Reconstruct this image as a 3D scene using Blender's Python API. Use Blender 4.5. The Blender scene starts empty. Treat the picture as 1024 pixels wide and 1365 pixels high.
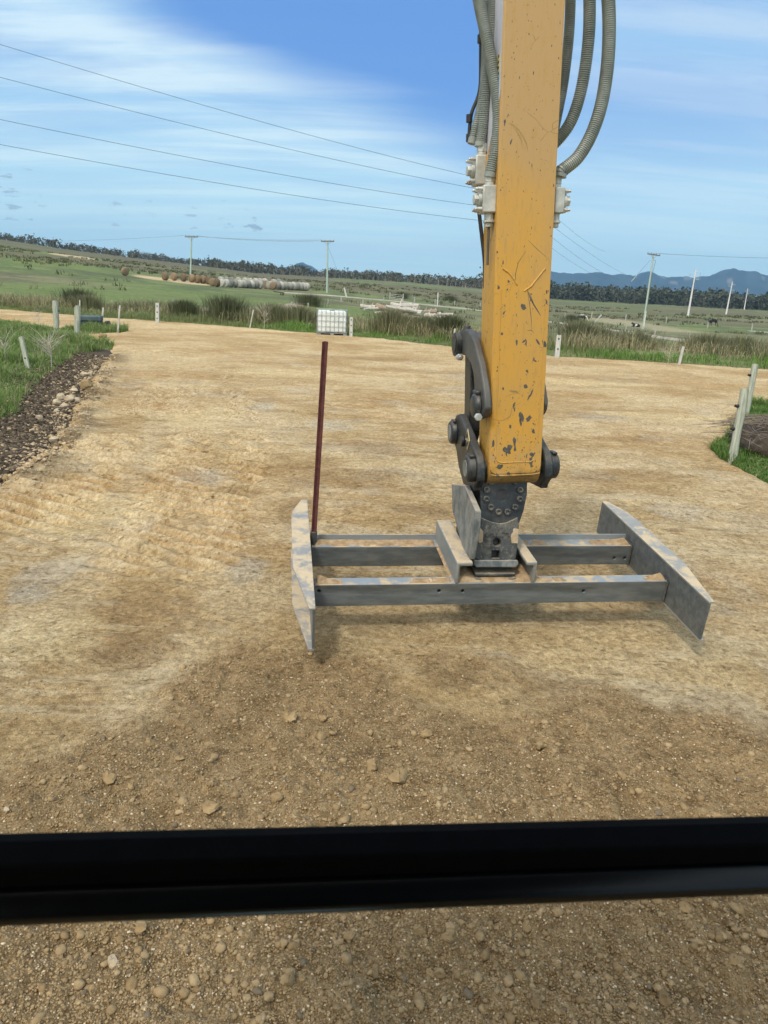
import bpy, math, random
import numpy as np
from mathutils import Matrix, Vector
random.seed(7)
rng = np.random.default_rng(11)
SC = bpy.context.scene
COL = SC.collection
rad = math.radians

# ------------------------------------------------------------------ camera
F, CX, CY, EYE = 946.0, 512.0, 682.5, 2.3          # measured on the 1024 x 1365 photograph
PITCH, ROLL = rad(17.7), rad(2.75)
cf = np.array([0, math.cos(PITCH), -math.sin(PITCH)])
_r0 = np.array([1.0, 0, 0]); _u0 = np.cross(_r0, cf)
cr = math.cos(ROLL) * _r0 + math.sin(ROLL) * _u0
cu = np.cross(cr, cf)
C = np.array([0, 0, EYE])

def ray(px, py):
    return cf + (px - CX) / F * cr - (py - CY) / F * cu
def ground(px, py, z=0.0):
    d = ray(px, py); return C + d * ((z - EYE) / d[2])
def depth_at(px, py, dep):
    return C + ray(px, py) * dep

cam = bpy.data.cameras.new('camera'); camo = bpy.data.objects.new('camera', cam); COL.objects.link(camo)
cam.sensor_fit = 'VERTICAL'; cam.sensor_height = 24.0; cam.sensor_width = 18.0; cam.lens = 24.0 * F / 1365.0
cam.clip_start = 0.05; cam.clip_end = 40000
M = Matrix(((cr[0], cu[0], -cf[0], 0), (cr[1], cu[1], -cf[1], 0), (cr[2], cu[2], -cf[2], EYE), (0, 0, 0, 1)))
camo.matrix_world = M
cam.dof.use_dof = True; cam.dof.focus_distance = 7.0; cam.dof.aperture_fstop = 5.6
SC.camera = camo

# ------------------------------------------------------------------ noise
def _hash(ix, iy, s):
    h = (ix.astype(np.int64) * 374761393 + iy.astype(np.int64) * 668265263 + s * 1442695041) & 0xffffffff
    h = ((h ^ (h >> 13)) * 1274126177) & 0xffffffff
    return ((h ^ (h >> 16)) & 0xffff) / 65535.0
def vnoise(x, y, s=0):
    x = np.asarray(x, float); y = np.asarray(y, float)
    ix = np.floor(x); iy = np.floor(y); fx = x - ix; fy = y - iy
    fx = fx * fx * (3 - 2 * fx); fy = fy * fy * (3 - 2 * fy)
    a = _hash(ix, iy, s); b = _hash(ix + 1, iy, s); c = _hash(ix, iy + 1, s); d = _hash(ix + 1, iy + 1, s)
    return (a * (1 - fx) + b * fx) * (1 - fy) + (c * (1 - fx) + d * fx) * fy
def fbm(x, y, o=4, s=0):
    t = 0; amp = 0.5; tot = 0
    for k in range(o):
        t = t + amp * vnoise(x * 2 ** k + 17.3 * k, y * 2 ** k - 9.1 * k, s + k); tot += amp; amp *= 0.5
    return t / tot
def sst(a, b, x):
    t = np.clip((np.asarray(x, float) - a) / (b - a), 0, 1); return t * t * (3 - 2 * t)

# ------------------------------------------------------------------ terrain
def az_of(px):
    d = ray(px, CY - F * math.tan(PITCH) + (px - CX) * 0.048); return math.atan2(d[0], d[1])
_pxs = [-700, 0, 100, 200, 340, 440, 540, 640, 740, 860, 1024, 1700]
AZ = np.array([az_of(p) for p in _pxs])
Z60 = np.array([-.2, -.3, -.3, -.4, -.8, -1.2, -1.6, -2.3, -2.8, -2.8, -2.8, -2.8])
Z150 = np.array([5., 4., 3.4, 2.3, 1.0, .4, -.4, -1.8, -2.8, -2.8, -2.9, -2.9])
Z600 = np.array([24., 20.7, 16.5, 12.8, 7., 6.1, 5.6, 3.6, -2.3, -2.6, -2.5, -2.5])
EDGE = np.array([48., 46., 43., 40., 38., 36., 34., 33., 31.5, 31., 32., 34.])
def terrain(x, y):
    x = np.asarray(x, float); y = np.asarray(y, float)
    r = np.hypot(x, y); a = np.arctan2(x, y)
    z60 = np.interp(a, AZ, Z60); z150 = np.interp(a, AZ, Z150); z6 = np.interp(a, AZ, Z600); e = np.interp(a, AZ, EDGE)
    z = z60 * sst(e, e + 26, r)
    z = z + (z150 - z60) * np.clip((r - e - 20) / (150 - e - 20), 0, 1) ** 1.25
    z = z + (z6 - z150) * np.clip((r - 150) / 450, 0, 1) ** 1.1
    z = z + (np.minimum(z6, -2.4) - z6) * sst(640, 1500, r)
    front = sst(-.2, .25, np.cos(a))
    z = z * front - 2.5 * (1 - front) * sst(40, 80, r)
    und = (fbm(x / 34, y / 34, 3, 5) - .5) * 1.3 * sst(60, 160, r) * (1 - sst(700, 1500, r))
    return z + und * front
def hit(px, py):
    """where the line of sight through a point of the photograph meets the land"""
    d = ray(px, py); d = d / np.linalg.norm(d)
    t = np.concatenate([np.linspace(5, 60, 400), np.linspace(60, 700, 2600)])
    P = C[None] + d[None] * t[:, None]
    below = np.nonzero(P[:, 2] < terrain(P[:, 0], P[:, 1]))[0]
    k = below[0] if len(below) else len(t) - 1
    p = P[k].copy(); p[2] = float(terrain(p[0], p[1])); return p

# pad outline (photo points on the flat road surface -> metres)
_left = [(0, 640), (60, 600), (110, 520), (142, 476), (147, 462), (128, 455), (100, 447), (72, 437), (30, 430), (0, 425), (-70, 421)]
_far = [(-70, 410), (0, 413), (75, 419), (200, 428), (330, 437), (440, 446), (540, 455), (600, 462), (740, 475), (850, 482), (1000, 491), (1090, 497)]
_right = [(1090, 532), (1024, 538), (1002, 541), (993, 558), (983, 580), (957, 600), (972, 613), (1024, 640)]
def g2(p): q = ground(*p); return (q[0], q[1])
PAD = [(-5.5, -6), (-4.9, 3)] + [g2(p) for p in _left + _far + _right] + [(5.6, 3), (6, -6)]
PADA = np.array(PAD)
ISL = g2((124, 441))        # small grass island carrying the dark block
def pad_sd(x, y):
    """signed distance to the outline of the dirt road, positive inside"""
    x = np.asarray(x, float); y = np.asarray(y, float)
    best = np.full(x.shape, 1e9); ins = np.zeros(x.shape, bool)
    n = len(PADA)
    for i in range(n):
        ax, ay = PADA[i]; bx, by = PADA[(i + 1) % n]
        dx, dy = bx - ax, by - ay
        t = np.clip(((x - ax) * dx + (y - ay) * dy) / (dx * dx + dy * dy), 0, 1)
        best = np.minimum(best, np.hypot(x - ax - t * dx, y - ay - t * dy))
        c = (ay > y) != (by > y)
        ins ^= c & (x < (bx - ax) * (y - ay) / (by - ay + 1e-12) + ax)
    sd = np.where(ins, best, -best)
    return np.minimum(sd, (np.hypot((x - ISL[0]) / 1.15, (y - ISL[1]) / 1.9) - 1) * 1.2)

# ------------------------------------------------------------------ node helpers
def new_mat(name):
    m = bpy.data.materials.new(name); m.use_nodes = True
    nt = m.node_tree; b = nt.nodes['Principled BSDF']; return m, nt, b
def N(nt, typ, **kw):
    n = nt.nodes.new(typ)
    for k, v in kw.items():
        if k in n.inputs.keys() and not hasattr(type(n), k): n.inputs[k].default_value = v
        else: setattr(n, k, v)
    return n
def noise(nt, vec, scale, detail=4, rough=.6, dist=0.0):
    n = nt.nodes.new('ShaderNodeTexNoise'); n.inputs['Scale'].default_value = scale; n.inputs['Detail'].default_value = detail
    n.inputs['Roughness'].default_value = rough; n.inputs['Distortion'].default_value = dist
    if vec is not None: nt.links.new(vec, n.inputs['Vector'])
    return n.outputs['Fac']
def mapping(nt, vec, scale=(1, 1, 1), rot=(0, 0, 0)):
    n = nt.nodes.new('ShaderNodeMapping'); n.inputs['Scale'].default_value = scale; n.inputs['Rotation'].default_value = rot
    nt.links.new(vec, n.inputs['Vector']); return n.outputs['Vector']
def ramp(nt, fac, stops):
    n = nt.nodes.new('ShaderNodeValToRGB'); e = n.color_ramp.elements
    while len(e) < len(stops): e.new(0.5)
    for i, (p, c) in enumerate(stops):
        e[i].position = p; e[i].color = (*c, 1) if len(c) == 3 else c
    nt.links.new(fac, n.inputs['Fac']); return n.outputs['Color']
def mix(nt, fac, a, b, blend='MIX'):
    n = nt.nodes.new('ShaderNodeMix'); n.data_type = 'RGBA'; n.blend_type = blend
    for s, v in ((n.inputs[0], fac), (n.inputs[6], a), (n.inputs[7], b)):
        if isinstance(v, (int, float)): s.default_value = v
        elif isinstance(v, tuple): s.default_value = (*v, 1) if len(v) == 3 else v
        else: nt.links.new(v, s)
    return n.outputs[2]
def math_(nt, op, a, b=0.0, c=None, clamp=False):
    n = nt.nodes.new('ShaderNodeMath'); n.operation = op; n.use_clamp = clamp
    for s, v in zip(n.inputs, (a, b, c)):
        if v is None: continue
        if isinstance(v, (int, float)): s.default_value = v
        else: nt.links.new(v, s)
    return n.outputs[0]
def stepr(nt, fac, a, b):
    n = nt.nodes.new('ShaderNodeMapRange'); n.interpolation_type = 'SMOOTHSTEP'
    n.inputs['From Min'].default_value = a; n.inputs['From Max'].default_value = b
    nt.links.new(fac, n.inputs['Value']); return n.outputs['Result']
def bump(nt, b, h, strength=.4, dist=.01):
    n = nt.nodes.new('ShaderNodeBump'); n.inputs['Strength'].default_value = strength; n.inputs['Distance'].default_value = dist
    nt.links.new(h, n.inputs['Height']); nt.links.new(n.outputs['Normal'], b.inputs['Normal'])
def objco(nt):
    return nt.nodes.new('ShaderNodeTexCoord').outputs['Object']
def up_mask(nt, a, b):
    g = nt.nodes.new('ShaderNodeNewGeometry'); s = nt.nodes.new('ShaderNodeSeparateXYZ')
    nt.links.new(g.outputs['Normal'], s.inputs[0]); return stepr(nt, s.outputs['Z'], a, b)

MAT = {}
def plain(name, c1, c2, scale=8, rough=.6, metal=0.0, bumps=0.2, stretch=(1, 1, 1), dust=None, bscale=None, spec=None):
    m, nt, b = new_mat(name); v = objco(nt); vs = mapping(nt, v, stretch)
    n1 = noise(nt, vs, scale, 5, .65)
    col = mix(nt, stepr(nt, n1, .3, .7), c1, c2)
    if dust:
        dc, amt = dust
        n2 = noise(nt, v, 7, 5, .7); um = up_mask(nt, .3, .9)
        f = math_(nt, 'ADD', math_(nt, 'MULTIPLY', um, amt), math_(nt, 'MULTIPLY', stepr(nt, n2, .47, .63), amt * .75), clamp=True)
        f = math_(nt, 'ADD', f, math_(nt, 'MULTIPLY', stepr(nt, noise(nt, v, 42, 4, .7), .57, .65), amt * .8), clamp=True)
        col = mix(nt, f, col, dc)
        nt.links.new(math_(nt, 'MULTIPLY', math_(nt, 'SUBTRACT', 1.0, f), metal), b.inputs['Metallic'])
        nt.links.new(math_(nt, 'MULTIPLY_ADD', f, .9 - rough, rough, clamp=True), b.inputs['Roughness'])
    else:
        b.inputs['Metallic'].default_value = metal; b.inputs['Roughness'].default_value = rough
    nt.links.new(col, b.inputs['Base Color'])
    if spec is not None: b.inputs['Specular IOR Level'].default_value = spec
    if bumps: bump(nt, b, noise(nt, vs, bscale or scale * 6, 3), bumps, .004)
    MAT[name] = m; return m

DUST = (.36, .26, .15)
plain('charcoal_paint', (.012, .015, .018), (.034, .040, .044), 9, .40, .15, .35, dust=((.26, .23, .18), .16))
plain('charcoal_dirty', (.028, .033, .036), (.075, .08, .08), 12, .55, .1, .6, dust=((.33, .29, .215), .46))
plain('bracket_grey', (.085, .105, .115), (.27, .285, .275), 13, .55, .15, .5, stretch=(1, 1, .6), dust=((.38, .32, .235), .5))
plain('link_grey', (.075, .075, .072), (.13, .128, .12), 6, .5, .3, .2)
plain('dark_rubber', (.012, .013, .015), (.03, .03, .032), 10, .6, 0, .1)
plain('bar_plastic', (.003, .0032, .0036), (.004, .0045, .005), 30, .26, 0, .03, spec=.3)
plain('bar_rubber', (.002, .002, .0022), (.003, .003, .0033), 40, .7, 0, .05, spec=.05)
plain('bright_bolt', (.5, .5, .48), (.66, .66, .63), 20, .35, .7, .1)
plain('zinc_block', (.40, .41, .37), (.60, .60, .55), 14, .5, .25, .25)
plain('hose_guard', (.19, .215, .195), (.31, .335, .305), 9, .42, 0, .05)
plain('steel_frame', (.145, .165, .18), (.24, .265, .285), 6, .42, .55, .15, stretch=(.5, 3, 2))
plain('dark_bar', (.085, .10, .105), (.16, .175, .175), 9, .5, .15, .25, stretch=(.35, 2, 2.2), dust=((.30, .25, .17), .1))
plain('maroon_paint', (.085, .022, .022), (.15, .05, .045), 25, .6, .1, .3)
plain('soil_loose', (.25, .165, .085), (.42, .31, .19), 22, .95, 0, 1.0, bscale=90)
plain('soil_pale', (.38, .29, .18), (.52, .43, .31), 18, .95, 0, .8, bscale=70)
plain('weathered_wood', (.20, .22, .17), (.40, .42, .34), 10, .85, 0, .6, stretch=(4, 4, .35))
plain('grey_wood', (.30, .29, .25), (.52, .50, .44), 7, .85, 0, .6, stretch=(4, 4, .35))
plain('white_post', (.33, .33, .30), (.50, .50, .46), 9, .8, 0, .3, stretch=(3, 3, .4))
plain('pole_timber', (.24, .33, .27), (.38, .47, .40), 5, .8, 0, .3, stretch=(5, 5, .15))
plain('pole_concrete', (.48, .48, .46), (.62, .62, .6), 3, .75, 0, .2)
plain('dark_arm', (.09, .08, .07), (.16, .15, .13), 5, .8, 0, .2)
plain('porcelain', (.10, .08, .07), (.2, .17, .15), 5, .3, 0, 0)
plain('wire_metal', (.06, .065, .07), (.1, .105, .11), 3, .6, .2, 0)
plain('fence_wire', (.28, .28, .27), (.4, .4, .38), 3, .5, .6, 0)
plain('black_plastic', (.012, .012, .012), (.03, .03, .03), 12, .5, 0, .1)
plain('tank_white', (.66, .72, .70), (.82, .86, .84), 3, .35, 0, .05)
plain('cage_steel', (.26, .30, .31), (.42, .45, .45), 6, .45, .6, .1)
plain('slate_block', (.045, .075, .085), (.09, .125, .135), 4, .7, 0, .3)
plain('hay_brown', (.14, .10, .06), (.27, .195, .115), 9, .95, 0, .9, stretch=(1, 3, 1))
plain('hay_grey', (.24, .23, .19), (.42, .41, .37), 5, .85, 0, .6, stretch=(1, 3, 1))
for nm_ in ('hay_grey', 'hay_brown'):
    nt_h = MAT[nm_].node_tree; b_h = nt_h.nodes['Principled BSDF']; src = b_h.inputs['Base Color'].links[0].from_socket
    oi = nt_h.nodes.new('ShaderNodeObjectInfo'); f_h = math_(nt_h, 'MULTIPLY_ADD', oi.outputs['Random'], .75, .55)
    cb_h = nt_h.nodes.new('ShaderNodeCombineColor'); [nt_h.links.new(f_h, cb_h.inputs[i_]) for i_ in range(3)]
    nt_h.links.new(mix(nt_h, 1.0, src, cb_h.outputs[0], 'MULTIPLY'), b_h.inputs['Base Color'])
plain('stone', (.25, .17, .078), (.35, .255, .132), 9, .92, 0, .6, bscale=40)
plain('stone_pale', (.36, .29, .19), (.50, .42, .30), 6, .9, 0, .5, bscale=30)
plain('stone_dark', (.18, .12, .055), (.27, .19, .10), 12, .95, 0, .6, bscale=50)
plain('mud', (.025, .02, .014), (.085, .065, .045), 12, .85, 0, 1.0, bscale=50)
plain('log_bleached', (.36, .33, .28), (.6, .56, .5), 3, .9, 0, .5, stretch=(1, 5, 5))
plain('log_brown', (.22, .165, .12), (.38, .29, .22), 3, .9, 0, .5, stretch=(1, 5, 5))
plain('dead_twig', (.36, .33, .26), (.55, .5, .42), 12, .9, 0, .2)
plain('twig_dark', (.12, .095, .075), (.24, .2, .16), 9, .9, 0, .4)
plain('decal_lilac', (.50, .50, .56), (.60, .60, .66), 4, .4, 0, .05)
plain('decal_yellow', (.62, .55, .28), (.66, .6, .34), 4, .4, 0, 0)
plain('decal_blue', (.30, .42, .55), (.36, .48, .6), 4, .4, 0, 0)
plain('emblem_gold', (.45, .38, .2), (.55, .47, .28), 20, .5, 0, .1)
plain('scuff_dark', (.06, .058, .052), (.12, .115, .10), 30, .6, .1, .2)
plain('scuff_tan', (.30, .185, .06), (.38, .25, .09), 30, .6, 0, .1)
plain('cow_white', (.62, .58, .52), (.75, .72, .66), 4, .8, 0, 0)
plain('cow_black', (.010, .009, .009), (.022, .02, .018), 4, .7, 0, 0)
plain('bark', (.20, .18, .155), (.42, .39, .34), 2, .9, 0, 0)

def attr_mat(name, rough=.8, transl=0.0, fine=0.0, fscale=40, bumps=0.0, bdist=.01, spec=.2):
    m, nt, b = new_mat(name)
    a = nt.nodes.new('ShaderNodeAttribute'); a.attribute_name = 'Col'; col = a.outputs['Color']
    if fine:
        v = objco(nt); n1 = noise(nt, v, fscale, 6, .7)
        col = mix(nt, 1.0, col, ramp(nt, n1, [(.25, (1 - fine,) * 3), (.75, (1 + fine,) * 3)]), 'MULTIPLY')
        if bumps: bump(nt, b, n1, bumps, bdist)
    nt.links.new(col, b.inputs['Base Color']); b.inputs['Roughness'].default_value = rough
    b.inputs['Specular IOR Level'].default_value = spec
    if transl:
        t = nt.nodes.new('ShaderNodeBsdfTranslucent'); nt.links.new(col, t.inputs['Color'])
        mx = nt.nodes.new('ShaderNodeMixShader'); mx.inputs[0].default_value = transl
        nt.links.new(b.outputs[0], mx.inputs[1]); nt.links.new(t.outputs[0], mx.inputs[2])
        nt.links.new(mx.outputs[0], nt.nodes['Material Output'].inputs['Surface'])
    MAT[name] = m; return m
attr_mat('blade_green', .65, .4)
attr_mat('leaf_clump', .8, .1)
attr_mat('land', .95, 0, .35, 1.3, .5, .15)
attr_mat('clod', .92, 0, .3, 60, .5, .004)

# yellow paint of the dipper arm, chipped and scratched
def yellow():
    m, nt, b = new_mat('yellow_paint'); v = objco(nt)
    big = noise(nt, v, 1.6, 3, .5); fin = noise(nt, mapping(nt, v, (6, 6, 1.2)), 8, 6, .7)
    col = mix(nt, stepr(nt, big, .35, .68), (.60, .32, .046), (.55, .31, .066))
    s = nt.nodes.new('ShaderNodeSeparateXYZ'); nt.links.new(v, s.inputs[0])
    # sun-chalked upper end, stronger colour towards the bucket end
    old = stepr(nt, math_(nt, 'ADD', s.outputs['Z'], math_(nt, 'MULTIPLY', math_(nt, 'SUBTRACT', big, .5), 1.6)), 2.1, 3.4)
    col = mix(nt, old, col, (.47, .30, .125))
    col = mix(nt, stepr(nt, fin, .5, .72), col, (.45, .27, .085))
    # dust film on lower end
    dn = noise(nt, v, 5, 6, .75)
    low = math_(nt, 'SUBTRACT', 1.0, stepr(nt, s.outputs['Z'], 1.15, 1.75))
    col = mix(nt, math_(nt, 'MULTIPLY', math_(nt, 'MULTIPLY_ADD', low, .55, .12), stepr(nt, dn, .42, .7)), col, (.42, .30, .15))
    grm = math_(nt, 'MULTIPLY', math_(nt, 'SUBTRACT', 1.0, stepr(nt, math_(nt, 'ADD', s.outputs['Z'], math_(nt, 'MULTIPLY', math_(nt, 'SUBTRACT', dn, .5), .5)), 1.07, 1.20)), .75)
    col = mix(nt, grm, col, (.15, .115, .06))
    # chips
    c1 = noise(nt, mapping(nt, v, (1.5, 1.5, .8)), 17, 2, .5, .4); c2 = noise(nt, mapping(nt, v, (1.6, 1.6, .8)), 62, 1, .4)
    dens = math_(nt, 'MULTIPLY_ADD', low, .062, .004)
    chip1 = stepr(nt, math_(nt, 'ADD', c1, dens), .715, .73)
    chip2 = stepr(nt, math_(nt, 'ADD', c2, math_(nt, 'MULTIPLY', dens, .8)), .735, .75)
    chips = math_(nt, 'MAXIMUM', chip1, chip2)
    # long curved scratches
    w = nt.nodes.new('ShaderNodeTexVoronoi'); w.feature = 'DISTANCE_TO_EDGE'; w.inputs['Scale'].default_value = 2.2
    wv = nt.nodes.new('ShaderNodeVectorMath'); wv.operation = 'ADD'
    nz = nt.nodes.new('ShaderNodeTexNoise'); nz.inputs['Scale'].default_value = 3.0; nt.links.new(v, nz.inputs['Vector'])
    nt.links.new(mapping(nt, v, (1.2, 1.2, .8)), wv.inputs[0]); nt.links.new(nz.outputs['Color'], wv.inputs[1]); nt.links.new(wv.outputs[0], w.inputs['Vector'])
    scr = math_(nt, 'MULTIPLY', math_(nt, 'SUBTRACT', 1.0, stepr(nt, w.outputs['Distance'], .0, .012)), stepr(nt, noise(nt, v, 4, 2), .56, .62))
    col = mix(nt, math_(nt, 'MULTIPLY', scr, .7), col, (.17, .12, .06))
    col = mix(nt, chips, col, (.085, .082, .075))
    nt.links.new(col, b.inputs['Base Color'])
    nt.links.new(math_(nt, 'MULTIPLY_ADD', dn, .3, .36), b.inputs['Roughness'])
    b.inputs['Specular IOR Level'].default_value = .35
    h = math_(nt, 'SUBTRACT', math_(nt, 'MULTIPLY', fin, .25), chips)
    bump(nt, b, h, .35, .0015)
    MAT['yellow_paint'] = m
yellow()

# end plates of the grading frame: blue-grey steel with dried soil on the faces that look up
def soiled(name, a, b_, lo, hi, soil, metal=.5, rough=.42, sc=3.5):
    m, nt, b = new_mat(name); v = objco(nt)
    base = mix(nt, noise(nt, mapping(nt, v, (1, .5, 3)), 9, 5, .7), a, b_)
    um = up_mask(nt, .5, .85); n1 = noise(nt, v, sc * 1.6, 10, .74, .25)
    f = math_(nt, 'MULTIPLY', um, stepr(nt, n1, lo, hi))
    f2 = math_(nt, 'MULTIPLY', stepr(nt, noise(nt, v, 11, 5, .7), .58, .8), .45)
    f = math_(nt, 'MAXIMUM', f, f2)
    sc_ = mix(nt, noise(nt, v, 30, 4, .7), soil, tuple(min(1, c * 1.3) for c in soil))
    nt.links.new(mix(nt, f, base, sc_), b.inputs['Base Color'])
    nt.links.new(math_(nt, 'MULTIPLY', math_(nt, 'SUBTRACT', 1.0, f), metal), b.inputs['Metallic'])
    nt.links.new(math_(nt, 'MULTIPLY_ADD', f, .5, rough, clamp=True), b.inputs['Roughness'])
    bump(nt, b, math_(nt, 'ADD', math_(nt, 'MULTIPLY', f, noise(nt, v, 60, 3)), math_(nt, 'MULTIPLY', n1, .2)), .4, .006)
    MAT[name] = m
soiled('soiled_plate', (.25, .25, .235), (.38, .375, .355), .44, .56, (.45, .37, .25), .2)
soiled('soiled_bar', (.22, .25, .265), (.36, .39, .40), .47, .56, (.42, .33, .21), .25)
soiled('soiled_bracket', (.18, .2, .2), (.34, .35, .33), .30, .55, (.42, .34, .23), .2, .55, 6)

# dirt of the road: colour laid out per vertex in metres, fine grain and painted relief shading in the shader
def dirt():
    m, nt, b = new_mat('road_dirt'); v = objco(nt)
    a = nt.nodes.new('ShaderNodeAttribute'); a.attribute_name = 'Col'
    l = nt.nodes.new('ShaderNodeAttribute'); l.attribute_name = 'Loose'; loose = l.outputs['Fac']
    n1 = noise(nt, v, 26, 8, .72); n2 = noise(nt, v, 140, 4, .7); n3 = noise(nt, mapping(nt, v, (1.0, 1.25, 1), (0, 0, rad(8))), 3.6, 11, .8, .6)
    n4 = noise(nt, mapping(nt, v, (.8, 1.3, 1), (0, 0, rad(-12))), 1.7, 9, .78, .9)
    vo = nt.nodes.new('ShaderNodeTexVoronoi'); vo.inputs['Scale'].default_value = 58; nt.links.new(v, vo.inputs['Vector'])
    vb = nt.nodes.new('ShaderNodeTexVoronoi'); vb.inputs['Scale'].default_value = 21; nt.links.new(v, vb.inputs['Vector'])
    col = a.outputs['Color']
    col = mix(nt, 1.0, col, ramp(nt, n3, [(.38, (.84, .81, .76)), (.5, (1, 1, 1)), (.62, (1.13, 1.14, 1.15))]), 'MULTIPLY')
    streak = math_(nt, 'MULTIPLY', stepr(nt, n4, .55, .66), math_(nt, 'SUBTRACT', 1.0, loose))
    col = mix(nt, math_(nt, 'MULTIPLY', streak, .38), col, (.62, .51, .34))
    col = mix(nt, 1.0, col, ramp(nt, n1, [(.38, (.72, .69, .65)), (.5, (1, 1, 1)), (.62, (1.24, 1.24, 1.25))]), 'MULTIPLY')
    col = mix(nt, 1.0, col, ramp(nt, n2, [(.36, (.70, .69, .67)), (.64, (1.28, 1.28, 1.28))]), 'MULTIPLY')
    # thin grading lines: pale ridges and dark cracks that run with the blade
    firm = math_(nt, 'SUBTRACT', 1.0, loose)
    def lines(rot, sc, scale, lev, wid, dist_, mscale, m0, m1):
        q = noise(nt, mapping(nt, v, sc, (0, 0, rad(rot))), scale, 5, .55, dist_)
        d_ = math_(nt, 'ABSOLUTE', math_(nt, 'SUBTRACT', q, lev))
        return math_(nt, 'MULTIPLY', math_(nt, 'MULTIPLY', math_(nt, 'SUBTRACT', 1.0, stepr(nt, d_, wid * .3, wid)), stepr(nt, noise(nt, v, mscale, 3), m0, m1)), firm)
    pale = math_(nt, 'MAXIMUM', lines(18, (.22, 1.6, 1), .9, .5, .020, .35, .7, .46, .56), lines(-8, (.16, 1.7, 1), .8, .47, .018, .3, .5, .5, .58))
    dark = lines(10, (.3, 2.0, 1), 1.7, .55, .007, .5, .9, .5, .58)
    col = mix(nt, math_(nt, 'MULTIPLY', pale, .34), col, (.66, .56, .38)); col = mix(nt, math_(nt, 'MULTIPLY', dark, .6), col, (.21, .135, .06))
    dent = math_(nt, 'MULTIPLY', stepr(nt, noise(nt, mapping(nt, v, (.8, 1.3, 1)), 17, 3, .6, .3), .655, .685), firm)
    col = mix(nt, math_(nt, 'MULTIPLY', dent, .6), col, (.20, .13, .06))
    # pebble flecks
    sv = nt.nodes.new('ShaderNodeSeparateXYZ'); nt.links.new(vo.outputs['Color'], sv.inputs[0])
    peb = math_(nt, 'MULTIPLY', math_(nt, 'SUBTRACT', 1.0, stepr(nt, vo.outputs['Distance'], .18, .42)), stepr(nt, sv.outputs[0], .60, .72))
    pebc = ramp(nt, sv.outputs[1], [(0, (.20, .14, .075)), (.6, (.34, .255, .15)), (1, (.62, .54, .40))])
    col = mix(nt, math_(nt, 'MULTIPLY', peb, math_(nt, 'MULTIPLY_ADD', loose, .55, .25)), col, pebc)
    n5 = noise(nt, mapping(nt, v, (1.2, 1, 1), (0, 0, rad(-20))), 11, 8, .78, .5)
    col = mix(nt, 1.0, col, ramp(nt, n5, [(.40, (.84, .81, .77)), (.5, (1, 1, 1)), (.60, (1.12, 1.13, 1.14))]), 'MULTIPLY')
    pit = stepr(nt, noise(nt, mapping(nt, v, (1, 1.5, 1)), 7.5, 9, .8, .6), .585, .63)
    col = mix(nt, math_(nt, 'MULTIPLY', pit, .42), col, (.24, .155, .07))  # small pits darkened, their shade painted into the colour
    nt.links.new(col, b.inputs['Base Color']); b.inputs['Roughness'].default_value = .96; b.inputs['Specular IOR Level'].default_value = .12
    sb = nt.nodes.new('ShaderNodeSeparateXYZ'); nt.links.new(vb.outputs['Color'], sb.inputs[0])
    lump = math_(nt, 'MULTIPLY', math_(nt, 'SUBTRACT', 1.0, stepr(nt, vb.outputs['Distance'], .0, .5)), stepr(nt, sb.outputs[0], .5, .8))
    h = math_(nt, 'ADD', math_(nt, 'MULTIPLY', n1, 1.0), math_(nt, 'MULTIPLY', n2, .35))
    h = math_(nt, 'ADD', h, math_(nt, 'MULTIPLY', math_(nt, 'ADD', math_(nt, 'MULTIPLY', peb, .5), lump), loose))
    h = math_(nt, 'ADD', h, math_(nt, 'MULTIPLY', n3, 1.4))
    h = math_(nt, 'SUBTRACT', h, math_(nt, 'MULTIPLY', dent, .6))
    h = math_(nt, 'ADD', h, math_(nt, 'MULTIPLY', n5, 1.2)); h = math_(nt, 'SUBTRACT', h, math_(nt, 'MULTIPLY', pit, .5))
    bump(nt, b, h, .9, .026)
    MAT['road_dirt'] = m
dirt()

# ------------------------------------------------------------------ mesh helpers
def np_mesh(name, V, T, mat, col=None, parent=None, smooth=False, extra=None):
    """one mesh from vertex array and (m,3) or (m,4) index array"""
    V = np.ascontiguousarray(V, np.float32); T = np.ascontiguousarray(T, np.int32)
    k = T.shape[1]; me = bpy.data.meshes.new(name)
    me.vertices.add(len(V)); me.vertices.foreach_set('co', V.ravel())
    me.loops.add(T.size); me.loops.foreach_set('vertex_index', T.ravel())
    me.polygons.add(len(T)); me.polygons.foreach_set('loop_start', np.arange(0, T.size, k, dtype=np.int32))
    me.update(calc_edges=True)
    if col is not None:
        a = me.attributes.new('Col', 'FLOAT_COLOR', 'POINT')
        c = np.ones((len(V), 4), np.float32); c[:, :3] = np.clip(col, 0, 1); a.data.foreach_set('color', c.ravel())
    for nm, arr in (extra or {}).items():
        a = me.attributes.new(nm, 'FLOAT', 'POINT'); a.data.foreach_set('value', np.asarray(arr, np.float32).ravel())
    if smooth: me.polygons.foreach_set('use_smooth', np.ones(len(T), bool))
    me.materials.append(mat); o = bpy.data.objects.new(name, me); COL.objects.link(o)
    if parent is not None: o.parent = parent
    return o

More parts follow.
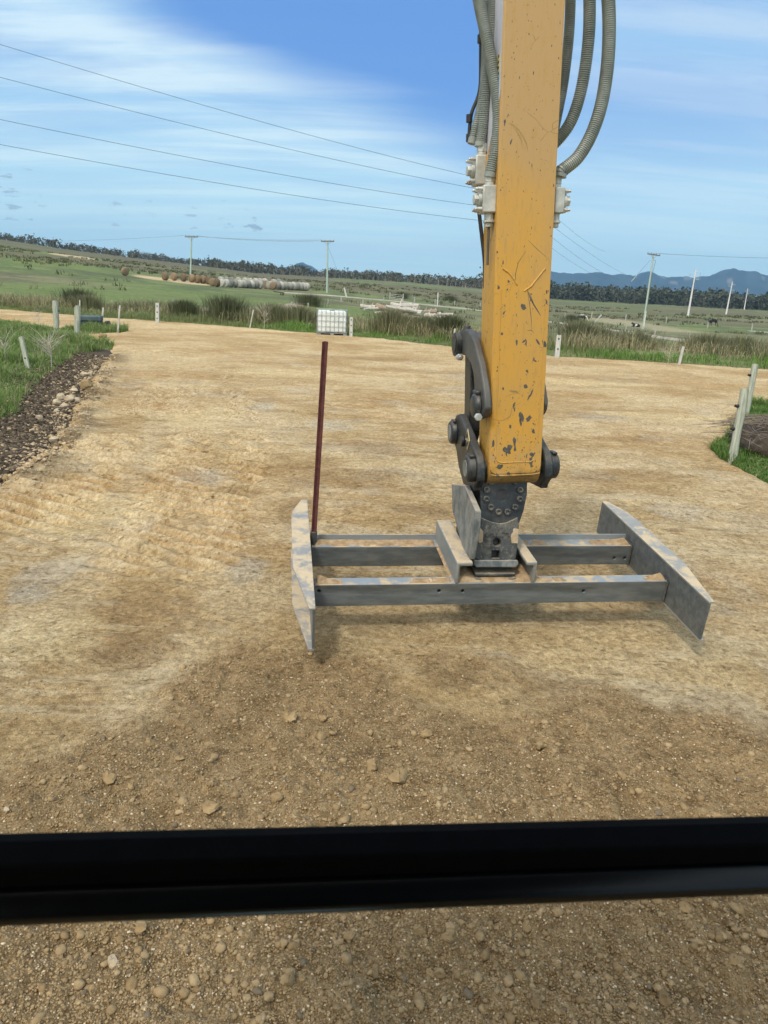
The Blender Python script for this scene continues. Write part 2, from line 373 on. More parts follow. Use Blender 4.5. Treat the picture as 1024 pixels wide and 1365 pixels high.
class MB:
    """collects solid pieces, built as ONE mesh object; xf maps local to world, org is the parent's world place"""
    def __init__(s, xf=None): s.v = []; s.f = []; s.xf = xf if xf is not None else Matrix.Identity(4)
    def add(s, vs, fs):
        n = len(s.v); s.v += [Vector(v) for v in vs]; s.f += [[i + n for i in f] for f in fs]; return s
    def box(s, lo, hi):
        x0, y0, z0 = lo; x1, y1, z1 = hi
        return s.add([(x0, y0, z0), (x1, y0, z0), (x1, y1, z0), (x0, y1, z0), (x0, y0, z1), (x1, y0, z1), (x1, y1, z1), (x0, y1, z1)],
                     [(3, 2, 1, 0), (4, 5, 6, 7), (0, 1, 5, 4), (1, 2, 6, 5), (2, 3, 7, 6), (3, 0, 4, 7)])
    def prism(s, pts, axis, a, b, pts2=None):
        """outline pts (2D) swept along axis 0/1/2 from a to b; the two coordinates are the other axes in order"""
        def mk(p, t):
            q = [p[0], p[1]]; q.insert(axis, t); return tuple(q)
        n = len(pts); p2 = pts2 or pts
        return s.add([mk(p, a) for p in pts] + [mk(p, b) for p in p2],
                     [tuple(range(n))[::-1], tuple(range(n, 2 * n))] + [(i, (i + 1) % n, (i + 1) % n + n, i + n) for i in range(n)])
    def cyl(s, p, q, r, r2=None, n=16, cap=True):
        return s.tube([p, q], [r, r if r2 is None else r2], n, cap)
    def tube(s, pts, rs, n=10, cap=True):
        P = [Vector(p) for p in pts]
        if isinstance(rs, (int, float)): rs = [rs] * len(P)
        b0 = len(s.v); t0 = (P[1] - P[0]).normalized()
        up = Vector((0, 0, 1)) if abs(t0.z) < .9 else Vector((1, 0, 0))
        u = t0.cross(up).normalized()
        for i, p in enumerate(P):
            t = (P[min(i + 1, len(P) - 1)] - P[max(i - 1, 0)])
            if t.length < 1e-9: t = t0.copy()
            t.normalize(); u = (u - t * u.dot(t)).normalized(); w = t.cross(u)
            for k in range(n):
                a = 2 * math.pi * k / n; s.v.append(p + (u * math.cos(a) + w * math.sin(a)) * rs[i])
        for i in range(len(P) - 1):
            for k in range(n):
                a = b0 + i * n + k; b = b0 + i * n + (k + 1) % n; s.f.append([a, b, b + n, a + n])
        if cap:
            s.f.append([b0 + k for k in range(n)][::-1]); e = b0 + (len(P) - 1) * n; s.f.append([e + k for k in range(n)])
        return s
    def ball(s, c, r, seed=0, rough=.18, n1=8, n2=10):
        rr = random.Random(seed); c = Vector(c); r = (r, r, r) if isinstance(r, (int, float)) else r
        b0 = len(s.v); ph = [rr.random() * 6.28 for _ in range(6)]
        for i in range(n1 + 1):
            th = math.pi * i / n1
            for k in range(n2):
                a = 2 * math.pi * k / n2
                d = 1 + rough * (math.sin(2 * a + ph[0] + 1.3 * th) * .5 + math.sin(3 * a + ph[1] - 2 * th) * .35 + math.cos(4 * th + ph[2] + a) * .3)
                s.v.append(c + Vector((r[0] * d * math.sin(th) * math.cos(a), r[1] * d * math.sin(th) * math.sin(a), r[2] * d * math.cos(th))))
        for i in range(n1):
            for k in range(n2):
                a = b0 + i * n2 + k; b = b0 + i * n2 + (k + 1) % n2; s.f.append([a, a + n2, b + n2, b])
        return s
    def build(s, name, mat, parent=None, org=None, bevel=0.0, smooth=True, angle=35, seg=2):
        o3 = Vector(org) if org is not None else Vector((0, 0, 0))
        if parent is not None:
            top = parent
            while top.parent is not None: top = top.parent
            o3 = top.location.copy()
        me = bpy.data.meshes.new(name)
        me.from_pydata([(s.xf @ v) - o3 for v in s.v], [], s.f); me.validate(); me.update()
        import bmesh
        bm = bmesh.new(); bm.from_mesh(me); bmesh.ops.recalc_face_normals(bm, faces=bm.faces); bm.to_mesh(me); bm.free()
        me.materials.append(MAT[mat])
        if smooth:
            me.shade_smooth(); me.set_sharp_from_angle(angle=rad(angle))
        o = bpy.data.objects.new(name, me); COL.objects.link(o)
        if parent is not None: o.parent = parent
        elif org is not None: o.location = o3
        if bevel:
            b = o.modifiers.new('edge', 'BEVEL'); b.width = bevel; b.segments = seg; b.limit_method = 'ANGLE'; b.angle_limit = rad(40)
        return o

ORG = {}
def thing(name, label, cat, loc=(0, 0, 0), rz=0.0, group=None):
    o = bpy.data.objects.new(name, None); COL.objects.link(o); o.empty_display_size = .1
    o.location = loc; o.rotation_euler = (0, 0, rz); o['label'] = label; o['category'] = cat
    if group: o['group'] = group
    return o
def tag(o, label=None, cat=None, group=None, kind=None):
    if label: o['label'] = label
    if cat: o['category'] = cat
    if group: o['group'] = group
    if kind: o['kind'] = kind
    return o
def kids(o): return [c for c in bpy.data.objects if c.parent is o]
def dup(o, loc=None, rz=None, label=None, parent=None, scale=None):
    c = o.copy(); COL.objects.link(c)
    if parent is not None: c.parent = parent
    if loc is not None: c.location = loc
    if rz is not None: c.rotation_euler[2] = rz
    if label: c['label'] = label
    if scale is not None: c.scale = (scale,) * 3 if isinstance(scale, (int, float)) else scale
    for k in list(o.children): dup(k, parent=c)
    return c

# ------------------------------------------------------------------ land sheet
def polar(rs, az):
    R, A = np.meshgrid(rs, az, indexing='ij'); X = R * np.sin(A); Y = R * np.cos(A)
    n, m = R.shape; i = np.arange(n - 1)[:, None] * m + np.arange(m - 1)[None]
    T = np.stack([i, i + 1, i + m + 1, i + m], -1).reshape(-1, 4)[:, ::-1]
    return X.ravel(), Y.ravel(), T
def geom(a, b, q):
    n = int(math.log(b / a) / math.log(1 + q)); return a * np.exp(np.linspace(0, math.log(b / a), n))
az = np.concatenate([np.linspace(-180, -50, 40)[:-1], np.linspace(-50, 50, 420), np.linspace(50, 180, 40)[1:]]) * math.pi / 180
X, Y, T = polar(np.concatenate([[0.3, .6], geom(1, 14000, .018)]), az)
R = np.hypot(X, Y); A = np.arctan2(X, Y)
sd = pad_sd(X, Y)
z = terrain(X, Y)
near = 1 - sst(45, 70, R)
verge = sst(0, 2.2, -sd) * near
z = z + np.where(sd < 0, verge * (.10 + .22 * fbm(X / 1.7, Y / 1.7, 4, 3)) + .05 * (fbm(X / .35, Y / .35, 3, 4) - .4) * near, 0)
z = z - np.where(sd >= 0, .12 * sst(0, .35, sd), 0)
g1 = fbm(X / 5, Y / 5, 4, 21); g2_ = fbm(X / 28, Y / 28, 4, 22); g3 = fbm(X / 120, Y / 45, 4, 23); g4 = fbm(X / 1.1, Y / 1.1, 3, 24)
def C3(*c): return np.array(c)[None]
def lerp(a, b, t): return a * (1 - t[:, None]) + b * t[:, None]
col = lerp(C3(.10, .135, .052), C3(.155, .19, .07), sst(.35, .65, g1))
col = lerp(col, C3(.185, .175, .098), sst(.45, .62, g2_) * .65)
col = lerp(col, C3(.09, .09, .055), sst(.54, .64, fbm(X / 9, Y / 5, 4, 27)) * .6)
col = lerp(col, C3(.125, .175, .052), sst(.52, .62, g3) * .7)
heath = sst(.44, .58, fbm(X / 70, Y / 30, 5, 25)) * sst(90, 260, R)
col = lerp(col, C3(.125, .105, .062), heath * .8)
hill = sst(.5, .2, (A - AZ[3]) * 0 + 0) if False else (A < AZ[5]) * sst(330, 470, R)
col = lerp(col, C3(.12, .105, .065), hill * .85 * sst(.3, .5, fbm(X / 60, Y / 25, 3, 9)))
for (px, py, wx, wy) in ((100, 342, 24, 5), (78, 339, 12, 3), (205, 371, 26, 3), (250, 377, 30, 2)):
    p = hit(px, py); rr = math.hypot(p[0], p[1]); aa = math.atan2(p[0], p[1])
    g = np.exp(-((A - aa) / (wx / F)) ** 2 - ((R - rr) / (rr * .05)) ** 2)
    col = lerp(col, C3(.46, .36, .22), sst(.3, .7, g * (.6 + .8 * fbm(X / 9, Y / 9, 3, 31))))
# pale strips in the right-hand paddock and the damp brown patch under the steel poles
for (px0, py0, px1, py1, c) in ((905, 433.5, 940, 435.5, (.50, .48, .40)), (972, 440, 1060, 446, (.52, .5, .43)), (790, 424, 900, 441, (.30, .27, .17)), (940, 424, 1060, 430, (.17, .14, .10))):
    a_ = hit(px0, py0); b_ = hit(px1, py1); d_ = b_ - a_; L2 = d_[0] ** 2 + d_[1] ** 2
    t = np.clip(((X - a_[0]) * d_[0] + (Y - a_[1]) * d_[1]) / L2, 0, 1)
    dist = np.hypot(X - a_[0] - t * d_[0], Y - a_[1] - t * d_[1])
    wdt = 1.2 if c[0] > .4 else 7
    col = lerp(col, C3(*c), sst(wdt, wdt * .4, dist + (g4 - .5) * 1.0) * .85)
# near verge: soil strip between road and grass
left_v = (A < .1) & (R < 24)
mudw = np.where(left_v, .55 + .9 * fbm(X / 1.4, Y / 1.4, 3, 41), .15)
mud = sst(mudw + .15, mudw - .1, -sd) * near * (sd < 0.6)
col = lerp(col, C3(.075, .058, .040) * (0.45 + 1.2 * g4[:, None]), np.where(left_v, mud, mud * .3))
far = sst(900, 2500, R)
col = lerp(col, C3(.09, .11, .06), far)
land = np_mesh('ground', np.stack([X, Y, z], 1), T, MAT['land'], col, smooth=True)
tag(land, kind='structure')

# ------------------------------------------------------------------ dirt road
azp = np.concatenate([np.linspace(-175, -48, 50)[:-1], np.linspace(-48, 46, 640), np.linspace(46, 175, 50)[1:]]) * math.pi / 180
RSP = np.concatenate([geom(.5, 1.2, .02)[:-1], geom(1.2, 7.0, .0038)[:-1], geom(7.0, 62, .0068)])
X, Y, T = polar(RSP, azp)
R = np.hypot(X, Y)
sd = pad_sd(X, Y) + (fbm(X / .6, Y / .6, 3, 51) - .5) * .35
LE = np.array([g2(p) for p in ((0, 640), (60, 600), (110, 520), (142, 476))])
LE = np.vstack([[-4.0, 1.0], LE])
def along_left(x, y):
    best = np.full(x.shape, 1e9); s_ = np.zeros(x.shape); acc = 0
    for i in range(len(LE) - 1):
        ax, ay = LE[i]; dx, dy = LE[i + 1] - LE[i]; L = math.hypot(dx, dy)
        t = np.clip(((x - ax) * dx + (y - ay) * dy) / L ** 2, 0, 1)
        d = np.hypot(x - ax - t * dx, y - ay - t * dy); m_ = d < best
        best = np.where(m_, d, best); s_ = np.where(m_, acc + t * L, s_); acc += L
    return best, s_
dl, sl = along_left(X, Y)
# loose, gravelly dirt in front of the cab; its colour also holds the machine's shade
LB = np.array([g2(p) for p in ((-250, 1130), (0, 1060), (150, 1000), (250, 930), (330, 885), (420, 862), (490, 905), (560, 962), (650, 968), (800, 955), (880, 965), (1024, 985), (1250, 1010))])
la = np.arctan2(LB[:, 0], LB[:, 1]); lr = np.hypot(LB[:, 0], LB[:, 1])
Ap = np.arctan2(X, Y)
edge = np.interp(Ap, la, lr) + (fbm(X / .5, Y / .5, 4, 61) - .5) * .9
loose = sst(.22, -.12, R - edge)
# broken patches of the same gravel beyond it
for (px, py, rx, ry) in ((620, 905, .55, .28), (760, 935, .5, .22), (480, 640, .6, .3), (560, 690, .5, .25), (310, 660, .4, .3), (180, 880, .35, .3), (860, 800, .5, .3), (400, 690, .3, .5)):
    c_ = ground(px, py); g = np.exp(-((X - c_[0]) / rx) ** 2 - ((Y - c_[1]) / ry) ** 2)
    loose = np.maximum(loose, .75 * sst(.35, .75, g * (.5 + fbm(X / .25, Y / .25, 4, 62))))
zf = 0 * X
zp = .045 + (fbm(X / 3.1, Y / 3.1, 3, 71) - .5) * .10
zp += (fbm(X / .42, Y / .42, 4, 72) - .5) * (.022 + .05 * loose) + (fbm(X / .09, Y / .09, 3, 73) - .5) * (.006 + .022 * loose) * (R < 16)
crumb = np.abs(fbm(X / .055, Y / .055, 3, 171) - .5) * 2; lump = sst(.52, .72, fbm(X / .16, Y / .16, 3, 172))
zp += loose * (R < 9) * (.020 * (.35 - crumb) + .022 * lump) + (1 - loose) * (R < 14) * .006 * (.35 - crumb)
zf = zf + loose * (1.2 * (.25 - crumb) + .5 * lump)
# tyre lugs along the left edge and grading ridges
brk = sst(.36, .52, fbm(X / 1.6, Y / 1.6, 3, 74))
band_all = 0 * X
for d0, w0, per, ph in ((.50, .30, .23, .0), (1.20, .28, .25, 1.3), (2.0, .36, .24, .5), (2.85, .3, .26, 2.1)):
    band = np.exp(-(((dl - d0 - .2 * np.sin(sl * .4 + ph)) / w0) ** 4))
    tread = band * brk * np.sin(2 * math.pi * (sl + .5 * dl + .05 * vnoise(X * 5, Y * 5, 9)) / per + ph) * sst(2.2, 4.5, sl) * sst(22, 14, sl)
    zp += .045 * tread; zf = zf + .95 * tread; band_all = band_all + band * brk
grd = fbm((X + .3 * Y) / 1.5, (Y - .12 * X) / .34, 4, 75)
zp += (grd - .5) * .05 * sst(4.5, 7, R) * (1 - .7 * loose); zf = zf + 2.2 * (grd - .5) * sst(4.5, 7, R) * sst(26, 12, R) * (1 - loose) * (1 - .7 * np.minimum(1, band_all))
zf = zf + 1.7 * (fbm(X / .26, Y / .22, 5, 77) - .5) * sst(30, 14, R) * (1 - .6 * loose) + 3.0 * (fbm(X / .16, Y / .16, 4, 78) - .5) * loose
heap = np.exp(-((dl - .1) / .35) ** 2) * sst(3, 6, sl)
zp += heap * .10 * fbm(X / .5, Y / .5, 4, 76)
zp = np.where(sd > 0, zp, .0) * sst(-.02, .3, sd) - .35 * sst(.22, -.55, sd) + np.where(R > 30, terrain(X, Y), 0)
# colour, all in metres on the ground
def ell(px, py, rx, ry, seed, soft=(.35, .8)):
    c_ = ground(px, py); g = np.exp(-((X - c_[0]) / rx) ** 2 - ((Y - c_[1]) / ry) ** 2)
    return sst(*soft, g * (.45 + 1.0 * fbm(X / (.4 * rx), Y / (.4 * ry), 4, seed)))
wx = (fbm(X / 3, Y / 3, 3, 88) - .5) * 3; s1 = fbm((X + .25 * Y + wx) / 1.7, (Y - .1 * X + .5 * wx) / 1.25, 6, 81); s2 = fbm(sl / 2.4, dl / .5, 5, 82)
lw = sst(3.2, 1.6, dl) * sst(22, 14, sl)
st = s1 * (1 - lw) + s2 * lw
c = lerp(C3(.45, .325, .165), C3(.54, .415, .235), sst(.38, .62, fbm(X / 1.5, Y / 1.2, 5, 83)))
c = lerp(c, C3(.60, .49, .31), sst(.52, .66, st) * .45)
c = lerp(c, C3(.33, .22, .105), sst(.46, .32, st) * .34)
c = lerp(c, C3(.42, .265, .115), sst(.55, .72, fbm((X) / 2.2, Y / 1.4, 4, 84)) * .4)
c = lerp(c, C3(.42, .37, .28), sst(.62, .72, fbm(X / .9, Y / .9, 5, 85)) * .4 * sst(30, 16, R))
for k, (px, py, rx, ry) in enumerate(((70, 770, .45, .8), (180, 700, .5, .6), (350, 545, .5, 1.2), (270, 640, .6, .7), (440, 570, .7, .9), (900, 690, .6, .6), (40, 800, .3, .3), (800, 560, 1.2, .8), (330, 770, .3, .5))):
    c = lerp(c, C3(.43, .42, .37), ell(px, py, rx * .7, ry * .7, 90 + k) * .42)  # grey dirt patches, some being cab-glass reflections painted onto the road
for k, (px, py, rx, ry) in enumerate(((500, 600, 1.2, .6), (470, 650, 1.0, .3), (150, 870, .35, .25), (230, 640, .6, .25), (850, 640, .9, .3), (600, 500, 3, .7), (900, 780, .5, .3), (160, 460, 2.4, .5), (480, 480, 4, .8), (840, 590, 1.0, .3), (190, 820, .5, .5))):
    c = lerp(c, C3(.265, .165, .075), ell(px, py, rx, ry, 110 + k) * .42)
for k, (px, py, rx, ry) in enumerate(((130, 690, .9, 1.0), (270, 560, .9, 1.2), (760, 510, 3, .9), (900, 560, 2, .8), (400, 500, 2.5, .9), (330, 440, 5, 1.2), (60, 860, .5, .5), (650, 590, .9, .5))):
    c = lerp(c, C3(.67, .54, .31), ell(px, py, rx, ry, 130 + k) * .6)
c = lerp(c, C3(.62, .50, .32), sst(.2, .9, zf) * .62 * (1 - loose)); c = lerp(c, C3(.27, .175, .08), sst(-.25, -.95, zf) * .55 * (1 - loose))  # dry pale ridges, damp dark hollows, with relief shading painted in too
c = lerp(c, C3(.305, .215, .112) * (1 + .22 * np.clip(zf, -1.5, 1.5)[:, None]) * (.75 + .5 * fbm(X / .3, Y / .3, 4, 86)[:, None]), loose * .9)  # brown loose dirt; crumb relief and shade near the machine put into its colour
rim = sst(.9, .1, sd) * (dl < 1.6) * (sl > 1)
c = lerp(c, C3(.10, .078, .052), rim * sst(.4, .6, fbm(X / .5, Y / .5, 4, 87)) * .8)
keep = (sd > -.6)[T].all(1)
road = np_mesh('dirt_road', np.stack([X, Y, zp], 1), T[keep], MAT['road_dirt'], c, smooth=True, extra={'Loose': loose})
tag(road, kind='structure')
# heights from the road sheet
rv = np.empty(len(road.data.vertices) * 3, np.float32); road.data.vertices.foreach_get('co', rv); rv = rv.reshape(-1, 3)
_na = len(azp); _rs = RSP
def road_z(x, y):
    ri = np.clip(np.searchsorted(_rs, np.hypot(x, y)), 0, len(_rs) - 1); ai = np.clip(np.searchsorted(azp, np.arctan2(x, y)), 0, _na - 1); return rv[ri * _na + ai, 2]

# the side track beyond the rushes
def ribbon(name, pts, w, mat, cfun, lift=.12):
    P = [hit(*p) for p in pts]; V = []; Tq = []
    Q = []
    for i in range(len(P) - 1):
        for t in np.linspace(0, 1, 14, endpoint=False): Q.append(P[i] * (1 - t) + P[i + 1] * t)
    Q.append(P[-1]); Q = np.array(Q)
    tn = np.gradient(Q[:, :2], axis=0); tn /= np.linalg.norm(tn, axis=1)[:, None]; nn = np.stack([-tn[:, 1], tn[:, 0]], 1)
    m = 7
    for k in range(m):
        o = (k / (m - 1) - .5) * w
        xy = Q[:, :2] + nn * (o + (fbm(Q[:, :1] / 3 + k, Q[:, 1:2] / 3, 3, 7) - .5) * .8)
        V.append(np.column_stack([xy, terrain(xy[:, 0], xy[:, 1]) + lift - (.25 if k in (0, m - 1) else 0)]))
    V = np.stack(V, 1); n = len(Q); i = np.arange(n - 1)[:, None] * m + np.arange(m - 1)[None]
    Tq = np.stack([i, i + 1, i + m + 1, i + m], -1).reshape(-1, 4)
    V = V.reshape(-1, 3)
    return np_mesh(name, V, Tq, mat, cfun(V), smooth=True)
trk = lambda V: lerp(C3(.27, .25, .20), C3(.40, .37, .30), fbm(V[:, 0] / 2, V[:, 1] / 2, 3, 3))
tag(ribbon('farm_track', [(372, 390), (430, 393.5), (500, 399.5), (570, 407), (625, 412), (690, 421), (740, 430), (800, 438), (870, 449), (950, 459), (1060, 470)], 3.6, MAT['land'], trk), kind='structure')
tag(ribbon('lower_track', [(100, 413), (180, 414), (260, 413), (345, 413), (405, 405.5)], 2.6, MAT['land'], lambda V: lerp(C3(.24, .21, .15), C3(.36, .30, .22), fbm(V[:, 0] / 2, V[:, 1] / 2, 3, 3))), kind='structure')

# ------------------------------------------------------------------ far hills
def hills():
    a = np.linspace(AZ[0] - .2, AZ[-1] + .2, 700); hp = [(-900, 0), (360, 0), (370, 3), (372, 5), (385, 17), (402, 23), (415, 19), (432, 9), (450, 4), (500, 5), (560, 8), (600, 9), (640, 12), (700, 22), (735, 25), (760, 25), (800, 26), (840, 25), (865, 30), (885, 26), (915, 25), (935, 27), (952, 33), (970, 36), (990, 35), (1010, 32), (1030, 31), (1200, 34), (1700, 20)]
    ah = np.interp(a, [az_of(p[0]) for p in hp], [p[1] for p in hp])
    ah = ah + (fbm(a * 60, a * 0, 4, 3) - .5) * 3.0 * (ah > 2)
    rs = np.linspace(4300, 6200, 26); Rr, Aa = np.meshgrid(rs, a, indexing='ij')
    pr = np.exp(-((Rr - 5400) / 480) ** 2)
    Z = (ah[None] * 5400 / F + EYE) * pr + 30 * pr * (fbm(Aa * 90, Rr / 260, 4, 5) - .5) * (ah[None] > 2) - 12 * (1 - pr)
    n, m = Rr.shape; i = np.arange(n - 1)[:, None] * m + np.arange(m - 1)[None]
    T = np.stack([i, i + 1, i + m + 1, i + m], -1).reshape(-1, 4)[:, ::-1]
    X = (Rr * np.sin(Aa)).ravel(); Y = (Rr * np.cos(Aa)).ravel()
    nse = fbm(X / 70, Y / 70, 4, 6)
    c = lerp(C3(.014, .028, .032), C3(.038, .058, .055), sst(.3, .7, nse))
    c = lerp(c, C3(.3, .27, .2), (fbm(X / 160, Y / 60, 3, 16) > .76) * .6)
    tag(np_mesh('hills', np.stack([X, Y, Z.ravel()], 1), T, MAT['leaf_clump'], c, smooth=True), kind='structure')
hills()

# ------------------------------------------------------------------ plants as masses
def blades(name, P, h, w, lean, c0, c1, mat='blade_green', kind='stuff', parent=None, curve=.5):
    """P (n,3) roots, h heights, w widths; each blade two segments bending over"""
    n = len(P); a = rng.uniform(0, 2 * math.pi, n); d = np.stack([np.cos(a), np.sin(a), np.zeros(n)], 1)
    s = np.stack([-d[:, 1], d[:, 0], np.zeros(n)], 1)
    # most blades turn their flat side roughly to the south so that thin stems stay visible
    h = np.asarray(h)[:, None]; w = np.asarray(w)[:, None]; l = np.asarray(lean)[:, None]
    up = np.array([[0, 0, 1.0]])
    m = P + up * h * .55 + d * h * l * .35; t = P + up * h * (1 - .25 * l) + d * h * l * (1 + curve * .3)
    V = np.stack([P - s * w / 2, P + s * w / 2, m - s * w * .42, m + s * w * .42, t], 1)
    i = np.arange(n)[:, None] * 5
    T = np.concatenate([i + np.array([[0, 1, 3]]), i + np.array([[0, 3, 2]]), i + np.array([[2, 3, 4]])], 1).reshape(-1, 3)
    f = rng.random((n, 1)) ** 1.0; c = c0 * (1 - f) + c1 * f
    cc = np.repeat(c[:, None], 5, 1); cc[:, 4] *= 1.15
    return np_mesh(name, V.reshape(-1, 3), T, MAT[mat], cc.reshape(-1, 3), parent=parent)

def land_z(x, y):
    sd = pad_sd(x, y); R = np.hypot(x, y); near = 1 - sst(45, 70, R)
    return terrain(x, y) + np.where(sd < 0, sst(0, 2.2, -sd) * near * (.10 + .22 * fbm(x / 1.7, y / 1.7, 4, 3)) + .05 * (fbm(x / .35, y / .35, 3, 4) - .4) * near, 0)

def scatter(n, x0, x1, y0, y1, test):
    x = rng.uniform(x0, x1, n); y = rng.uniform(y0, y1, n); k = test(x, y); x, y = x[k], y[k]
    return np.column_stack([x, y, land_z(x, y)])

# near verge grass, left of the road
def t_left(x, y):
    sd = pad_sd(x, y); w = (.55 + .9 * fbm(x / 1.4, y / 1.4, 3, 41)) * sst(25, 21, np.hypot(x, y))
    dens = fbm(x / .5, y / .5, 3, 44)
    return (sd < -w + .1) & (np.arctan2(x, y) > -.74) & (x < -3) & (rng.random(len(x)) < .25 + 1.3 * sst(.35, .6, dens)) & (np.hypot(x, y) < 33)
P = scatter(330000, -26, -4, 7, 33, t_left)
dist = np.hypot(P[:, 0], P[:, 1]); tall = fbm(P[:, 0] / .9, P[:, 1] / .9, 3, 46)
hh = (.07 + .26 * sst(.3, .75, tall)) * rng.uniform(.6, 1.35, len(P))
cg = lerp(C3(.10, .18, .045), C3(.22, .32, .09), rng.random(len(P)) * .6 + .5 * (tall - .3))
dry = rng.random(len(P)) < .2
cg[dry] = np.array([.33, .29, .17])
blades('grass', P, hh, .004 + dist * .00055, rng.uniform(.2, .9, len(P)), cg, cg * 1.2)
tag(bpy.data.objects['grass'], 'long bright green grass on the verge beside the dark soil strip', 'grass', kind='stuff')
# strip along the far edge and on the right corner
def t_far(x, y):
    sd = pad_sd(x, y); r = np.hypot(x, y)
    return (sd < -.05) & (sd > -3.0 + 1.6 * fbm(x / 2.2, y / 2.2, 3, 47)) & (r > 26) & (y > 26) & (rng.random(len(x)) < sst(-3.2, -.1, sd) + .15)
P = scatter(150000, -24, 26, 26, 46, t_far)
keepf = ~((P[:, 0] < -9) & (P[:, 1] < 34))
P = P[keepf]; n = len(P); g = fbm(P[:, 0] / 1.1, P[:, 1] / 1.1, 3, 48)
leftness = sst(-4, -9, P[:, 0])
cg = lerp(C3(.085, .19, .035), C3(.17, .29, .06), rng.random(n) * .6 + (g - .3)); cg = lerp(cg, C3(.2, .2, .1), leftness * .8)
blades('verge_grass', P, (.06 + .34 * sst(.3, .7, g)) * rng.uniform(.5, 1.2, n), np.full(n, .02), rng.uniform(.3, 1.0, n), cg, cg * 1.15)
tag(bpy.data.objects['verge_grass'], 'low green grass edging the far side of the dirt road', 'grass', kind='stuff')
def t_rc(x, y):
    sd = pad_sd(x, y); return (sd < .12) & (x > 4.5) & (np.hypot(x, y) < 19) & (rng.random(len(x)) < .9 * sst(-1.6, -.3, sd) + .25)
P = scatter(170000, 4.5, 13, 7.5, 18, t_rc); n = len(P); g = fbm(P[:, 0] / .6, P[:, 1] / .6, 3, 49)
cg = lerp(C3(.07, .16, .03), C3(.15, .25, .055), rng.random(n) * .6 + (g - .3))
dry = rng.random(n) < .1; cg[dry] = np.array([.3, .26, .15])
blades('corner_grass', P, (.05 + .2 * sst(.3, .7, g)) * rng.uniform(.6, 1.3, n), np.full(n, .011), rng.uniform(.3, 1.0, n), cg, cg * 1.15)
tag(bpy.data.objects['corner_grass'], 'green grass at the road corner round the two leaning fence posts', 'grass', kind='stuff')

# rushes: a band behind the far road edge, clumpy
def t_rush(x, y):
    sd = pad_sd(x, y); r = np.hypot(x, y); a = np.arctan2(x, y)
    dep = 9 + 9 * sst(-.2, .2, a)
    cl = fbm(x / 2.6, y / 2.6, 3, 55)
    left_gap = (a < AZ[2]) & (r < 44)
    return (sd < -1.0) & (r > 29) & (sd > -dep) & (rng.random(len(x)) < .1 + sst(.38, .58, cl)) & ~left_gap & ~((x < -10) & (y < 35)) & (x < 34)
P = scatter(160000, -30, 34, 28, 58, t_rush); n = len(P)
cl = fbm(P[:, 0] / 2.6, P[:, 1] / 2.6, 3, 55); kind_ = fbm(P[:, 0] / 5, P[:, 1] / 5, 3, 56)
hh = (.22 + .66 * sst(.40, .68, cl)) * rng.uniform(.45, 1.1, n)
cg = lerp(C3(.13, .145, .065), C3(.36, .33, .19), sst(.25, .7, rng.random(n) * .7 + (kind_ - .35)))
red = rng.random(n) < .10; cg[red] = np.array([.24, .16, .11])
pale = rng.random(n) < .10; cg[pale] = np.array([.38, .35, .22])
blades('rushes', P, hh, np.full(n, .026), rng.uniform(.15, 1.15, n), cg, cg * 1.15)
tag(bpy.data.objects['rushes'], 'olive and straw coloured rushes in a wide band behind the road', 'rushes', kind='stuff')

# rush tussocks one can tell apart
def tussock(loc, hgt, wid, label, dark=False, n=900):
    root = thing('rush_tussock', label, 'plant', loc, group='rush tussocks behind the road')
    r = np.abs(rng.normal(0, wid * .28, n)); a = rng.uniform(0, 6.283, n)
    P = np.column_stack([r * np.cos(a), r * np.sin(a), np.zeros(n)])
    c0 = C3(.075, .09, .042) if dark else C3(.13, .145, .07); c1 = C3(.19, .195, .10) if dark else C3(.36, .33, .19)
    f = rng.random((n, 1)); cc = c0 * (1 - f) + c1 * f
    # stems fan outwards from the middle
    hgt *= .82; h = hgt * rng.uniform(.6, 1.05, n); d = np.stack([np.cos(a), np.sin(a), 0 * a], 1); s = np.stack([-d[:, 1], d[:, 0], 0 * a], 1)
    l = rng.uniform(.1, .55, n)[:, None]; w = np.full((n, 1), .03); up = np.array([[0, 0, 1.]]); hh = h[:, None]
    m = P + up * hh * .6 + d * hh * l * .3; t = P + up * hh * (1 - .2 * l) + d * hh * l * .95
    V = np.stack([P - s * w / 2, P + s * w / 2, m - s * w / 2, m + s * w / 2, t], 1)
    i = np.arange(n)[:, None] * 5
    T = np.concatenate([i + np.array([[0, 1, 3]]), i + np.array([[0, 3, 2]]), i + np.array([[2, 3, 4]])], 1).reshape(-1, 3)
    np_mesh('stems', V.reshape(-1, 3), T, MAT['blade_green'], np.repeat(cc[:, None], 5, 1).reshape(-1, 3), parent=root)
    return root
